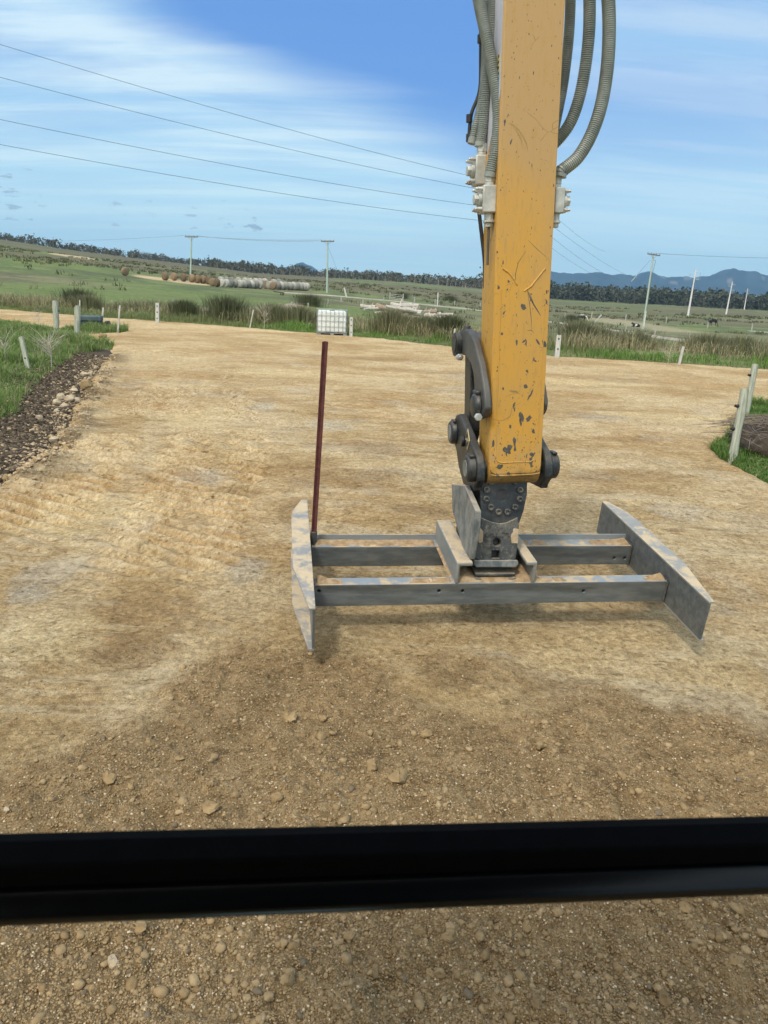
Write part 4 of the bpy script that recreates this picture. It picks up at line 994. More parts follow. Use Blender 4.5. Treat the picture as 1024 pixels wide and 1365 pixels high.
# cab window bar in front of the driver
WF = Frame((8.5, 0, 0), (0, 0, EYE)); Y0 = .55
zt_ = (WF.at(0, 1121, 1, Y0)[2] + WF.at(1024, 1096, 1, Y0)[2]) / 2; zb_ = (WF.at(0, 1230, 1, Y0)[2] + WF.at(1024, 1195, 1, Y0)[2]) / 2
tilt = math.atan2(WF.at(1024, 1096, 1, Y0)[2] - WF.at(0, 1121, 1, Y0)[2], WF.at(1024, 1096, 1, Y0)[0] - WF.at(0, 1121, 1, Y0)[0])
WM = Matrix.Translation((0, 0, EYE)) @ Matrix.Rotation(rad(8.5), 4, 'Z') @ Matrix.Translation((0, Y0, (zt_ + zb_) / 2)) @ Matrix.Rotation(-tilt, 4, 'Y')
hh = (zt_ - zb_) / 2
k = hh / .066
bar = MB(WM).prism([(-.010, .016 * k), (-.024, .006 * k), (-.030, -.006 * k), (-.028, -.018 * k), (-.016, -.027 * k), (.01, -.030 * k), (.03, -.02 * k), (.03, .016 * k)], 0, -1.12, 1.14).build('window_bar', 'bar_plastic', ex, bevel=.003, seg=3)
MB(WM).prism([(.030, .050 * k), (.012, .058 * k), (-.010, .048 * k), (-.014, .019 * k), (.032, .019 * k)], 0, -1.12, 1.14).build('window_seal', 'bar_rubber', ex, bevel=.003)
MB(WM).prism([(-.012, -.030 * k), (-.014, -.040 * k), (.012, -.043 * k), (.028, -.034 * k)], 0, -1.12, 1.14).build('window_seal', 'bar_rubber', ex, bevel=.002)
MB(Matrix.Translation((0, 0, EYE)) @ Matrix.Rotation(rad(8.5), 4, 'Z')).box((-1.17, -1.15, .62), (1.19, .60, .72)).build('cab_roof', 'bar_rubber', ex, bevel=.02)
MB(Matrix.Translation((0, 0, EYE)) @ Matrix.Rotation(rad(8.5), 4, 'Z')).box((-1.17, -1.2, -1.0), (1.19, -1.152, .72)).build('cab_back_wall', 'bar_rubber', ex, bevel=.02)
for s in (-1.17, 1.14):
    MB(WM).prism([(s, -.75), (s + .05, -.75), (s + .05, 1.16), (s, 1.16)], 1, -.03, .035).build('cab_pillar', 'bar_plastic', ex, bevel=.01)

# ================================================================== grading frame
gr = thing('grading_frame', 'grey steel levelling frame of two crossbars and two channel end plates', 'grading frame', (.79, 5.0, 0))
W, D, HB = 1.25, .565, .157
b = MB(GF.M).box((-W + .012, 0, -HB), (W - .012, .095, 0)).build('front_bar', 'dark_bar', gr)
ct = MB(GF.M)
for px in (425, 585.5, 617, 778):
    p = GF.at(px, 788, 1, 0); ct.tube([(p[0], -.05, p[2]), (p[0], .04, p[2])], .0125, 14)
bool_cut(b, ct.build('cutter', 'dark_rubber', None))
bv = b.modifiers.new('edge', 'BEVEL'); bv.width = .005; bv.segments = 2; bv.limit_method = 'ANGLE'; bv.angle_limit = rad(60)
MB(GF.M).prism([(.001, .0005), (.096, .0005), (.096, .0035), (.001, .0035)], 0, -W + .014, W - .014).build('top_flange', 'soiled_bar', b)
b = MB(GF.M).box((-W + .012, D, -HB), (W - .012, D + .13, 0)).build('back_bar', 'dark_bar', gr)
ct = MB(GF.M)
for px in (819, 833):
    p = GF.at(px, 744, 1, D); ct.tube([(p[0], D - .05, p[2]), (p[0], D + .04, p[2])], .0125, 14)
bool_cut(b, ct.build('cutter', 'dark_rubber', None))
bv = b.modifiers.new('edge', 'BEVEL'); bv.width = .005; bv.segments = 2; bv.limit_method = 'ANGLE'; bv.angle_limit = rad(60)
MB(GF.M).prism([(D + .001, .0005), (D + .131, .0005), (D + .131, .045), (D + .120, .045), (D + .118, .0045), (D + .001, .0035)], 0, -W + .014, W - .014).build('top_flange', 'soiled_bar', b)
A_, B_, H1, HC, TK = .47, 1.205, .113, .285, .014
for s in (-1, 1):
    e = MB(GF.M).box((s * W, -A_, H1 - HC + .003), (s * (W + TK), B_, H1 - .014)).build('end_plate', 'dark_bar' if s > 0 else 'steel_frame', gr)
    fo_ = [(s * (W - .002), -A_), (s * (W + .035), -A_), (s * (W + .125), .06), (s * (W + .128), .80), (s * (W + .118), .98), (s * (W + .045), B_), (s * (W - .002), B_)]
    MB(GF.M).prism(fo_, 2, H1 - .013, H1).build('top_flange', 'soiled_plate', e, bevel=.002)
    fo2 = [(s * W, -A_), (s * (W + .035), -A_), (s * (W + .125), .06), (s * (W + .128), .80), (s * (W + .118), .98), (s * (W + .045), B_), (s * W, B_)]
    MB(GF.M).prism(fo2, 2, H1 - HC - .012, H1 - HC + .002).build('bottom_flange', 'soiled_plate', e, bevel=.002)
# centre plate and the two rails that the coupler grips
MB(GF.M).box((-.30, .097, -.014), (.30, D - .002, -.002)).build('centre_plate', 'soiled_bracket', gr, bevel=.003)
for s in (-1, 1):
    RO = .295 if s < 0 else .262
    rl = MB(GF.M); rl.prism([(s * RO, .165), (s * .185, .165), (s * .185, .135), (s * (RO - .025), .135), (s * (RO - .025), .004), (s * RO, .004)], 1, -.005, .70)
    rl.build('coupler_rail', 'soiled_bracket', gr, bevel=.010)
# red-brown marker stake welded upright at the back corner
pb = np.array([-W + .03, D + .06, .0]); pt = GF.at(433.5, 455, 1, .62); d_ = pt - pb; L_ = np.linalg.norm(d_)
stk = MB(GF.M)
for a in (90, 210, 330):
    ax, ay = math.cos(rad(a)), math.sin(rad(a)); nx, ny = -ay * .0032, ax * .0032; wd = .021
    q0 = [(nx, ny), (ax * wd + nx, ay * wd + ny), (ax * wd - nx, ay * wd - ny), (-nx, -ny)]
    stk.add([tuple(pb + np.array([u, v, 0])) for u, v in q0] + [tuple(pt + np.array([u, v, 0])) for u, v in q0], [(3, 2, 1, 0), (4, 5, 6, 7), (0, 1, 5, 4), (1, 2, 6, 5), (2, 3, 7, 6), (3, 0, 4, 7)])
stk.build('marker_stake', 'maroon_paint', gr, smooth=False)
MB(GF.M).cyl(tuple(pb + d_ * .0), tuple(pb + d_ * .07), .026, n=10).build('stake_socket', 'link_grey', gr, bevel=.003)
# weld beads where the bars meet the end plates
for s in (-1, 1):
    for yb, x_in in ((0, .0), (D, .0)):
        xx = s * (W - .012); wl = MB(GF.M); zs = np.linspace(-HB + .004, -.002, 16)
        wl.tube([(xx - s * .003, yb - .003, z) for z in zs], [.0075 * random.uniform(.7, 1.25) for _ in zs], 6); wl.build('weld_bead', 'link_grey', gr)
    for yb, wdt in ((.003, .09), (D + .003, .11)):
        xx = s * (W - .010); wl = MB(GF.M); ys = np.linspace(yb, yb + wdt, 14)
        wl.tube([(xx - s * .003, y, .006) for y in ys], [.007 * random.uniform(.7, 1.25) for _ in ys], 6); wl.build('weld_bead', 'link_grey', gr)
# soil lying on the frame
def soil(x0, x1, y0, y1, hf, nx=60, ny=30, zb=.0045, seed=0):
    gx, gy = np.meshgrid(np.linspace(x0, x1, nx), np.linspace(y0, y1, ny), indexing='ij')
    u = (gx - x0) / (x1 - x0); v = (gy - y0) / (y1 - y0)
    hgt = hf(u, v, gx, gy); rag = fbm(gx / .05, gy / .05, 4, seed); ed = np.minimum(np.minimum(u, 1 - u) * (x1 - x0), np.minimum(v, 1 - v) * (y1 - y0))
    zz = zb + (hgt * (.55 + .9 * fbm(gx / .12, gy / .12, 4, seed + 1))) * sst(0, .05, ed) - .012 * (1 - sst(0, .02, ed)) - .02 * (rag > .62) * (hgt < .012)
    zz = np.maximum(zz, zb - .006)
    P = np.stack([gx.ravel(), gy.ravel(), zz.ravel()], 1) @ GF.R.T + GF.T - np.array(gr.location)
    i = np.arange(nx - 1)[:, None] * ny + np.arange(ny - 1)[None]; T = np.stack([i, i + ny, i + ny + 1, i + 1], -1).reshape(-1, 4)
    o = np_mesh('soil', P, T, MAT['soil_loose'], parent=gr, smooth=True); return o
soil(-.31, .33, .0, D + .10, lambda u, v, x, y: .016 + .02 * np.exp(-((np.abs(x) - .23) / .07) ** 2), 90, 70, .001, 3)
soil(-.62, -.30, .0, .094, lambda u, v, x, y: .018 * u ** .7, 60, 24, .004, 5)
soil(.29, .52, .0, .094, lambda u, v, x, y: .018 * (1 - u) ** .7, 50, 24, .004, 6)
soil(-W + .015, -.30, D + .0, D + .118, lambda u, v, x, y: .004 + .03 * v ** 1.2, 140, 24, .004, 7)
soil(.30, .58, D + .0, D + .118, lambda u, v, x, y: .002 + .012 * v * (1 - u), 60, 24, .004, 8)
soil(.86, W - .014, D + .0, D + .118, lambda u, v, x, y: .004 + .05 * u ** 3 + .008 * v, 70, 24, .004, 9)
soil(W - .19, W - .014, .0, .094, lambda u, v, x, y: .075 * u ** 1.5, 40, 24, .004, 10)
soil(-W + .015, -W + .22, .0, .094, lambda u, v, x, y: .085 * (1 - u) ** 1.6, 40, 24, .004, 12)
soil(-.47, -.30, .0, D + .1, lambda u, v, x, y: .0 + .03 * u ** 2 * (np.exp(-((v - 1) / .18) ** 2) + np.exp(-(v / .12) ** 2)) , 40, 60, -.012, 13) if False else None

# ================================================================== posts and fences
def flat(px, py, z=None):
    """point on the near, nearly level ground"""
    g = ground(px, py, .08); zz = float(land_z(np.array([g[0]]), np.array([g[1]]))[0]) if float(pad_sd(np.array([g[0]]), np.array([g[1]]))[0]) < 0 else .04
    g[2] = zz; return g
def lean_to(o, base, tip):
    d = Vector(tip) - Vector(base); o.rotation_mode = 'QUATERNION'; o.rotation_quaternion = Vector((0, 0, 1)).rotation_difference(d); return d.length
def post_mesh(name, h, r, mat, square=False, seed=0, parent=None):
    rr = random.Random(seed); mb = MB()
    if square:
        mb.add([(-r, -r * .7, -.3), (r, -r * .7, -.3), (r, r * .7, -.3), (-r, r * .7, -.3), (-r * .96, -r * .66, h), (r * .96, -r * .66, h * .995), (r * .96, r * .66, h), (-r * .96, r * .66, h * .99)],
               [(3, 2, 1, 0), (4, 5, 6, 7), (0, 1, 5, 4), (1, 2, 6, 5), (2, 3, 7, 6), (3, 0, 4, 7)])
    else:
        n = 8; zs = np.linspace(-.3, h, n); off = [(rr.uniform(-1, 1) * r * .12, rr.uniform(-1, 1) * r * .12) for _ in zs]
        mb.tube([(o_[0], o_[1], z) for o_, z in zip(off, zs)], [r * rr.uniform(.93, 1.05) for _ in zs], 12)
        mb.v[-1].z += .01
    return mb.build(name, mat, parent, bevel=.004 if square else 0)
def tip_at(px, py, base):
    d = float((np.array(base) - C) @ cf); return depth_at(px, py, d)
def post(name, label, base_px, tip_px, r, mat, ins=(), square=False, base=None, cat='post', extra=None, group=None, seed=0, insmat='black_plastic'):
    base = flat(*base_px) if base is None else base
    tip = tip_at(*tip_px, base)
    h = float(np.linalg.norm(tip - base))
    if ins or extra:
        t = thing(name, label, cat, group=group); post_mesh('shaft', h, r, mat, square, seed, t)
        for z, sx in ins:
            q = MB(); q.tube([(sx * (r + .05) / 1.2, -.02, z), (sx * r * .7 / 1.2, 0, z + .005)], [.022, .034], 8) if not square else q.cyl((0, -r * .7 - .012, z), (0, 0, z), r * .38, n=10)
            q.build('insulator', insmat, t, bevel=.004)
        if extra: extra(t, h)
        lean_to(t, base, tip); t.location = base
    else:
        t = post_mesh(name, h, r, mat, square, seed); tag(t, label, cat, group); lean_to(t, base, tip); t.location = base
    return t
# right-hand pair at the road corner
post('fence_post', 'thick weathered fence post leaning right, nearer of the pair at the road corner', (977, 609), (993, 519), .062, 'weathered_wood', ((.80, -1.2), (.45, -1.2)), seed=1)
post('fence_post', 'pale fence post behind the nearer corner post, topped by a bright cut end', (994, 552), (1007, 486), .066, 'weathered_wood', ((.85, -1.2),), seed=2)
# left verge
def white_tip(t, h):
    MB().cyl((.03, .07, -.1), (.03, .07, h + .22), .018, n=8).build('rod', 'grey_wood', t); MB().cyl((.03, .07, h + .0), (.03, .07, h + .225), .022, n=8).build('white_tip', 'white_post', t)
    MB().box((-.11, -.02, -.1), (-.075, .02, h * .97)).build('batten', 'weathered_wood', t)
post('fence_post', 'stout grey-green fence post with a white-tipped rod beside the grey block', (103, 453), (104, 408), .085, 'weathered_wood', extra=white_tip, seed=3)
post('fence_post', 'thick round fence post standing alone in front of the road branch', (75, 437), (74, 402), .115, 'weathered_wood', ((.75, 1.2),), seed=4)
post('fence_post', 'thin blue-grey stake leaning left in the long grass', (38, 496), (28, 449), .045, 'weathered_wood', ((.22, 1.0),), square=True, seed=5)
post('marker_stake', 'thin bare wooden stake in front of the grey block', (135, 437), (138, 410), .035, 'grey_wood', square=True, cat='stake')
post('marker_stake', 'thin wooden stake leaning right at the tip of the grass island', (157, 441), (160, 407), .032, 'grey_wood', square=True, cat='stake')
post('fence_post', 'pale square post with three black insulators at the far road edge', (210, 429), (210, 404), .085, 'white_post', ((.2, 0), (.5, 0), (.8, 0)), square=True)
post('marker_stake', 'dark slim stake leaning right among the rushes with black clips', (333, 435), (338, 413), .03, 'grey_wood', ((.25, 0), (.6, 0)), square=True, cat='stake')
post('fence_post', 'pale square post with dark drilled holes right of the caged tank', (468, 448), (468.5, 423), .07, 'white_post', ((.2, 0), (.5, 0), (.75, 0)), square=True)
post('marker_stake', 'thin whitish stake leaning right beside the tipping link', (603.5, 461), (606.5, 438), .03, 'white_post', square=True, cat='stake')
post('fence_post', 'white square post with two black holes just right of the yellow arm', (742.5, 475), (745, 447), .085, 'white_post', ((.3, 0), (.68, 0)), square=True)
post('marker_stake', 'white slanting stake at the grass edge left of the corner posts', (905.5, 484), (911, 462), .045, 'white_post', square=True, cat='stake')
for lab, b_, t_, r in (('short white post on the near side of the grazing black cow', (970.5, 464), (971, 452), .09), ('tall thin white post beside the side track', (583, 409), (584, 390), .12),
                       ('white post leaning left beside the side track', (462, 396), (459, 383.5), .14), ('pale pole slanting right next to the half-hidden cow', (790.5, 432), (802, 419.5), .12)):
    bb = hit(*b_) if b_[0] != 970.5 else depth_at(970.5, 466, 42)
    if b_[0] == 970.5: bb[2] = terrain(bb[0], bb[1])
    post('fence_post', lab, b_, t_, r, 'white_post', base=bb, square=True)

def fence(label, posts, hpx, mat='grey_wood', wires=(.45, .85)):
    t = thing('wire_fence', label, 'fence'); B = [hit(*p) for p in posts]; tops = []
    for i, (p, b_) in enumerate(zip(posts, B)):
        d = float((b_ - C) @ cf); h = hpx[i % len(hpx)] * d / F
        q = MB(); ln = random.uniform(-.05, .05) * h; rr = .055 + d * .0004
        q.tube([(b_[0], b_[1], b_[2] - .3), (b_[0] + ln * .5, b_[1], b_[2] + h * .5), (b_[0] + ln, b_[1], b_[2] + h)], [rr, rr, rr * .95], 8)
        q.build('post', mat, t); tops.append(h)
    wq = MB()
    for f in wires:
        for i in range(len(B) - 1):
            a = B[i] + np.array([0, -.06, tops[i] * f]); c = B[i + 1] + np.array([0, -.06, tops[i + 1] * f]); wq.tube([a, (a + c) / 2 - np.array([0, 0, .03]), c], .007, 4)
    wq.build('wire', 'fence_wire', t); return t
fence('wire fence of grey posts along the lower track left of the caged tank', [(150, 409), (166, 409.5), (178, 411), (198, 411), (232, 411.5), (258, 411.5), (290, 412), (313, 412), (353, 412), (373, 411.5), (389, 411.5), (411, 410)], (8, 6, 7, 9, 12, 6, 9, 6, 7, 7, 9, 6))
fence('wire fence of pale posts along the side track above the log heap', [(419, 405.5), (438, 405), (455, 402.8), (484, 405), (511.5, 405.5), (537, 402), (552.5, 402.5), (580, 406), (606, 406), (640, 410)], (9, 5, 7, 8, 9, 6, 6, 7, 5, 6), 'white_post')
gt = thing('field_gate', 'grey pipe gate between two posts above the log heap', 'gate')
ga, gb = hit(519.7, 399.5), hit(537.4, 401.5); q = MB()
for f in (.15, .45, .75, 1.05): q.tube([ga + np.array([0, 0, f]), gb + np.array([0, 0, f])], .035, 6)
q.build('bars', 'fence_wire', gt)
for p in (ga, gb): MB().tube([p - np.array([0, 0, .3]), p + np.array([0, 0, 1.35])], .1, 8).build('gate_post', 'white_post', gt)
fence('wire fence of grey posts crossing the right-hand paddock below the tall pole', [(752, 436), (788, 438), (834, 441), (872.5, 448), (918.5, 453), (973, 458), (1030, 464)], (7, 8, 7, 9, 8, 9, 8))
fence('wire fence of pale posts beyond the lying cow and past the black cow', [(753, 424), (788, 424.7), (834, 428), (888, 431), (943, 437.7), (1001.7, 441.7), (1050, 446)], (7, 8.5, 9, 8, 8, 10, 9), 'white_post')
fence('far wire fence of pale posts at the foot of the hillside left', [(2, 404), (11, 404.5), (40, 402.5), (60, 402.5), (88, 403), (130, 404)], (9, 7, 6, 6, 6, 6))

# ================================================================== poles and lines
def util_pole(label, base, tip_px, arm, rise=False):
    t = thing('utility_pole', label, 'utility pole'); tip = tip_at(*tip_px, base); h = float(np.linalg.norm(tip - base))
    MB().tube([(0, 0, -.4), (0, 0, h)], [.20, .13], 12).build('pole', 'pole_timber', t)
    a = MB(); a.box((-arm / 2, -.18, h - .32), (arm / 2, -.06, h - .16)); a.tube([(-arm * .28, -.12, h - .26), (0, -.14, h - .95)], .025, 6); a.tube([(arm * .28, -.12, h - .26), (0, -.14, h - .95)], .025, 6)
    a.build('crossarm', 'dark_arm', t)
    for x in (-.47, -.2, .2, .47):
        q = MB(); q.tube([(x * arm, -.12, h - .16), (x * arm, -.12, h - .08), (x * arm, -.12, h + .02), (x * arm, -.12, h + .1)], [.02, .06, .065, .03], 8); q.build('insulator', 'porcelain', t)
    if rise:
        q = MB(); q.tube([(.05, -.2, 1.0), (.22, -.25, h - 3.2), (.45, -.2, h - 1.6), (.5, -.15, h - 1.25), (.15, -.15, h - 1.2)], .035, 6); q.build('riser_cable', 'dark_arm', t)
        q = MB(); q.box((-.02, -.28, .4), (.10, -.19, 3.2)); q.build('cable_guard', 'pole_concrete', t)
    lean_to(t, base, tip); t.location = base; t['h'] = h
    return t, base, tip
uA = util_pole('timber power pole standing at the left end of the hay bales', hit(254, 371.5), (255.5, 314.5), 2.6)
uB = util_pole('timber power pole with crossarm right of the hay bales', hit(436, 390), (437, 320.5), 2.6)
uC = util_pole('leaning green-grey power pole beside the lying cow', hit(857, 439), (871.5, 338), 2.3, True)
def line(name, label, P, Q, sag, r0=.016, r1=.016, group=None, n=28):
    P, Q = np.array(P, float), np.array(Q, float); tt = np.linspace(0, 1, n)
    pts = [P * (1 - t) + Q * t - np.array([0, 0, sag * 4 * t * (1 - t)]) for t in tt]
    o = MB().tube(pts, [r0 * (1 - t) + r1 * t for t in tt], 5).build(name, 'wire_metal'); tag(o, label, 'cable', group); return o
tA, tB, tC = uA[2], uB[2], uC[2]
line('overhead_cable', 'faint cable between the two timber poles above the hay bales, nearer side', tA + np.array([1.1, -.2, .05]), tB + np.array([1.1, -.2, .05]), .5, .02, .02)
line('overhead_cable', 'faint cable between the two timber poles above the hay bales, farther side', tA + np.array([-1.1, 0, .05]), tB + np.array([-1.1, 0, .05]), .35, .02, .02)
far_l = depth_at(-60, 321, 190)
line('overhead_cable', 'faint cable running left from the bale-end pole over the hill', tA + np.array([-1.1, -.1, .05]), far_l, .6, .018, .012)
line('overhead_cable', 'thin cable leaving the leaning pole to the right, above the blue hills', tC + np.array([1.0, -.1, .05]), depth_at(1180, 344, 105), .35, .022, .022)
line('overhead_cable', 'second thin cable leaving the leaning pole to the right, just under the first', tC + np.array([-.9, -.1, .05]), depth_at(1180, 344.8, 118), .35, .018, .018)
gsp = tip_at(866.5, 347, uC[1]); gd = gsp + (depth_at(834, 384, 104) - gsp) * .62
gy = thing('guy_wire', 'slanting guy wire with a pale guard left of the leaning pole', 'cable'); MB().tube([gsp, depth_at(843, 374, 105)], .022, 5).build('wire', 'wire_metal', gy); MB().tube([depth_at(849.5, 366.7, 105), depth_at(841.5, 375.5, 105)], .055, 6).build('guard', 'white_post', gy)
gy2 = MB().tube([tip_at(460, 386, uB[1]), tB + np.array([.1, 0, -1.2])], .018, 5).build('guy_wire', 'wire_metal'); tag(gy2, 'thin guy wire slanting right from the pole past the hay bales', 'cable')

def steel_pole(label, base, tip_px):
    t = thing('transmission_pole', label, 'power pole'); tip = tip_at(*tip_px, base); h = float(np.linalg.norm(tip - base))
    MB().tube([(0, 0, -.5), (0, 0, h)], [.36, .17], 14).build('pole', 'pole_concrete', t)
    att = []
    for z, sx in ((h - 1.1, 1), (h - 2.1, -1), (h - 3.5, 1)):
        MB().tube([(0, 0, z), (sx * 1.7, 0, z + .12)], [.09, .06], 8).build('crossarm', 'pole_concrete', t)
        MB().tube([(sx * 1.68, 0, z + .1), (sx * 1.68, 0, z - .75)], .05, 6).build('insulator', 'porcelain', t); att.append(Vector((sx * 1.68, 0, z - .75)))
    att.append(Vector((0, 0, h)))
    d = Vector(tip) - Vector(base); qd = Vector((0, 0, 1)).rotation_difference(d); t.rotation_mode = 'QUATERNION'; t.rotation_quaternion = qd; t.location = base
    return t, [np.array(Vector(base) + qd @ a) for a in att]
s1, at1 = steel_pole('tall pale transmission pole, biggest of the row before the blue hills', hit(917, 421.5), (928, 358.5))
s2, at2 = steel_pole('pale transmission pole just behind the grazing black cow', hit(968, 419), (976.5, 376))
b3 = depth_at(992.6, 410, 500); b3[2] = terrain(b3[0], b3[1]); steel_pole('small distant transmission pole in front of the dark wood', b3, (997, 384.5))
b4 = depth_at(1005.7, 407, 590); b4[2] = terrain(b4[0], b4[1]); steel_pole('smallest, farthest transmission pole at the wood edge', b4, (1008.5, 392.5))
# four conductors sweeping in over the road to a pole hidden behind the arm, and on to the row
hp = depth_at(694, 440, 64); hp[2] = terrain(hp[0], hp[1])
sh, ath = steel_pole('pale transmission pole hidden behind the yellow dipper arm', hp, (702, 232))
labs = ('highest of the four conductors sweeping in from the upper left', 'second conductor from the top, sweeping in from the upper left', 'third conductor from the top, sweeping in from the left', 'lowest of the four conductors sweeping in from the left')
for (ya, y0, y1), lab in zip(((-2, 38, 241), (52, 82, 255), (118, 138.5, 276), (158, 172, 295)), labs):
    Q = depth_at(660, y1, 64); m = depth_at(0, y0, 34); P = m + (m - Q) * .55; d_m = .55 / 1.55
    line('conductor', lab, P, Q + (Q - m) * .03, .75, .007, .016, 'conductors over the road', 40)
for (ax, ay, bx, by), lab in zip(((742, 331, 800, 367.5), (759, 330, 817, 368), (770, 322, 840, 367), (748, 291, 800, 331)), ('leftmost of the thin lines falling to the hills right of the arm', 'middle thin line falling to the hills right of the arm', 'rightmost long thin line falling to the hills right of the arm', 'short faint line starting beside the right valve block')):
    P = depth_at(ax - (bx - ax) * .55, ay - (by - ay) * .55, 66); Q = depth_at(bx + (bx - ax) * .15, by + (by - ay) * .12, 150)
    line('conductor', lab, P, Q, .6, .011, .018, 'conductors right of the arm', 30)

# ================================================================== bales, logs, tank, block, cows
def bale(mat, label, name='hay_bale'):
    t = MB(); n = 22; pr = [(.0, -.40), (.50, -.44), (.64, -.37), (.715, -.18), (.725, 0), (.715, .18), (.64, .37), (.50, .44), (0, .40)]
    pts = [(0, y, 0) for r, y in pr]; t.tube([(0, y, 0) for r, y in pr[1:-1]], [r for r, y in pr[1:-1]], n)
    o = t.build(name, mat); tag(o, label, 'hay bale'); return o
GB1, GB2 = 'brown round bales at the start of the row', 'pale round bales in the long row'
bb = bale('hay_brown', 'brown round hay bale lying in the left part of the row', 'hay_bale'); bp = bale('hay_grey', 'pale weathered round hay bale in the long row on the hillside', 'hay_bale')
bb['group'] = GB1; bp['group'] = GB2
def place(o0, first, px, py, rr=None):
    p = hit(px, py); o = o0 if first else dup(o0)
    d = float((p - C) @ cf); s = 10.8 * d / F / 2 / .72
    o.scale = (s, s * random.uniform(.80, .95), s * random.uniform(.92, 1.0)); o.location = p + np.array([0, 0, .70 * s]); o.rotation_euler = (random.uniform(-.05, .05), random.uniform(0, 6), rad(-38) + random.uniform(-.22, .22) if rr is None else rr); return o
for i, (px, py) in enumerate(((220.5, 373.8), (232.5, 374.2), (245, 375.4), (256, 376.6), (263.5, 377.5), (271, 378.2), (278, 379.2), (283.5, 381.6), (289.5, 382.6), (354.5, 384.8), (364.5, 386.4))): place(bb, i == 0, px, py)
xs = [296, 302, 308, 314, 320, 325, 330, 335.5, 341, 346.5, 359.5, 370, 375, 380, 386, 391, 395.5, 400, 404.5, 408.5]
for i, px in enumerate(xs): place(bp, i == 0, px, 382.6 + (px - 290) * .044)
for px in (295, 302, 309, 318, 327, 334, 341, 347, 353, 365, 372): place(bp, False, px, 379.3 + (px - 290) * .046)
bl = dup(bb, label='single brown bale lying alone on the hillside left of the row'); del bl['group']; place(bl, True, 167, 367.5, .9)

lg0 = None
for i in range(34):
    px = random.choice([random.uniform(484, 560), random.uniform(520, 592), random.uniform(540, 585)]); py = 416 + (px - 484) * .105 + random.uniform(-1.5, 4)
    p = hit(px, py); L = random.uniform(1.6, 4.8); r = random.uniform(.14, .34); q = MB(); n = 6
    sg = [((k / (n - 1) - .5) * L, random.uniform(-.12, .12), random.uniform(-.05, .05)) for k in range(n)]
    q.tube(sg, [r * random.uniform(.8, 1.15) for _ in sg], 9)
    if random.random() < .4: q.tube([sg[2], (sg[2][0] + .4, .1, r + .5)], [r * .45, r * .25], 7)
    pale = random.random() < .68
    o = q.build('log', 'log_bleached' if pale else 'log_brown'); o.location = p + np.array([0, 0, r + random.choice([0, 0, .25, .5, .85])]); o.rotation_euler = (0, random.uniform(-.12, .12), random.uniform(-.7, .7))
    tag(o, 'bleached grey log lying in the heap behind the rushes' if pale else 'brown log lying in the heap behind the rushes', 'log', 'pale logs in the heap' if pale else 'brown logs in the heap')

ib = thing('caged_water_tank', 'white square plastic tank in a grey steel cage at the far road edge', 'tank')
iw, idp, ihh = 1.34, 1.15, .98
MB().box((-iw / 2 + .03, -idp / 2 + .03, .14), (iw / 2 - .03, idp / 2 - .03, .14 + ihh - .05)).build('tank', 'tank_white', ib, bevel=.07, seg=4)
q = MB()
for kx in np.linspace(-iw / 2, iw / 2, 8):
    for sy in (-1, 1): q.tube([(kx, sy * idp / 2, .12), (kx, sy * idp / 2, .14 + ihh)], .010, 6)
for ky in np.linspace(-idp / 2, idp / 2, 7):
    for sx in (-1, 1): q.tube([(sx * iw / 2, ky, .12), (sx * iw / 2, ky, .14 + ihh)], .010, 6)
for kz in np.linspace(.16, .14 + ihh, 5):
    for sy in (-1, 1): q.tube([(-iw / 2, sy * idp / 2, kz), (iw / 2, sy * idp / 2, kz)], .011, 6)
    for sx in (-1, 1): q.tube([(sx * iw / 2, -idp / 2, kz), (sx * iw / 2, idp / 2, kz)], .011, 6)
q.build('cage', 'cage_steel', ib)
q = MB(); q.box((-iw / 2, -idp / 2, .0), (iw / 2, idp / 2, .03)); q.box((-iw / 2, -idp / 2, .09), (iw / 2, idp / 2, .12))
for sx in (-iw / 2, -.08, iw / 2 - .16): q.box((sx, -idp / 2 + .01, .03), (sx + .16, idp / 2 - .01, .09))
q.build('pallet', 'cage_steel', ib); MB().cyl((0, 0, .14 + ihh - .06), (0, 0, .14 + ihh - .01), .11, n=18).build('lid', 'black_plastic', ib, bevel=.005)
p = flat(440.5, 445.5); ib.location = (p[0], p[1] + .6, p[2] - .02); ib.rotation_euler[2] = rad(7)

tb = thing('culvert_block', 'dark slate-blue block with a lip, half hidden by the stout post', 'block')
MB().prism([(-.25, .0), (.25, .0), (.25, .33), (-.25, .33)], 0, -.44, .44).build('body', 'slate_block', tb, bevel=.02)
MB().prism([(-.31, .335), (.27, .335), (.27, .50), (.22, .53), (-.27, .53), (-.31, .50)], 0, -.47, .47).build('lip', 'slate_block', tb, bevel=.02)
MB().prism([(.55, 0), (.80, 0), (.74, .34), (.60, .34)], 1, -.2, .2).build('end_piece', 'charcoal_paint', tb, bevel=.02)
p = flat(121, 437); tb.location = (p[0], p[1], p[2] - .02); tb.rotation_euler[2] = rad(12)

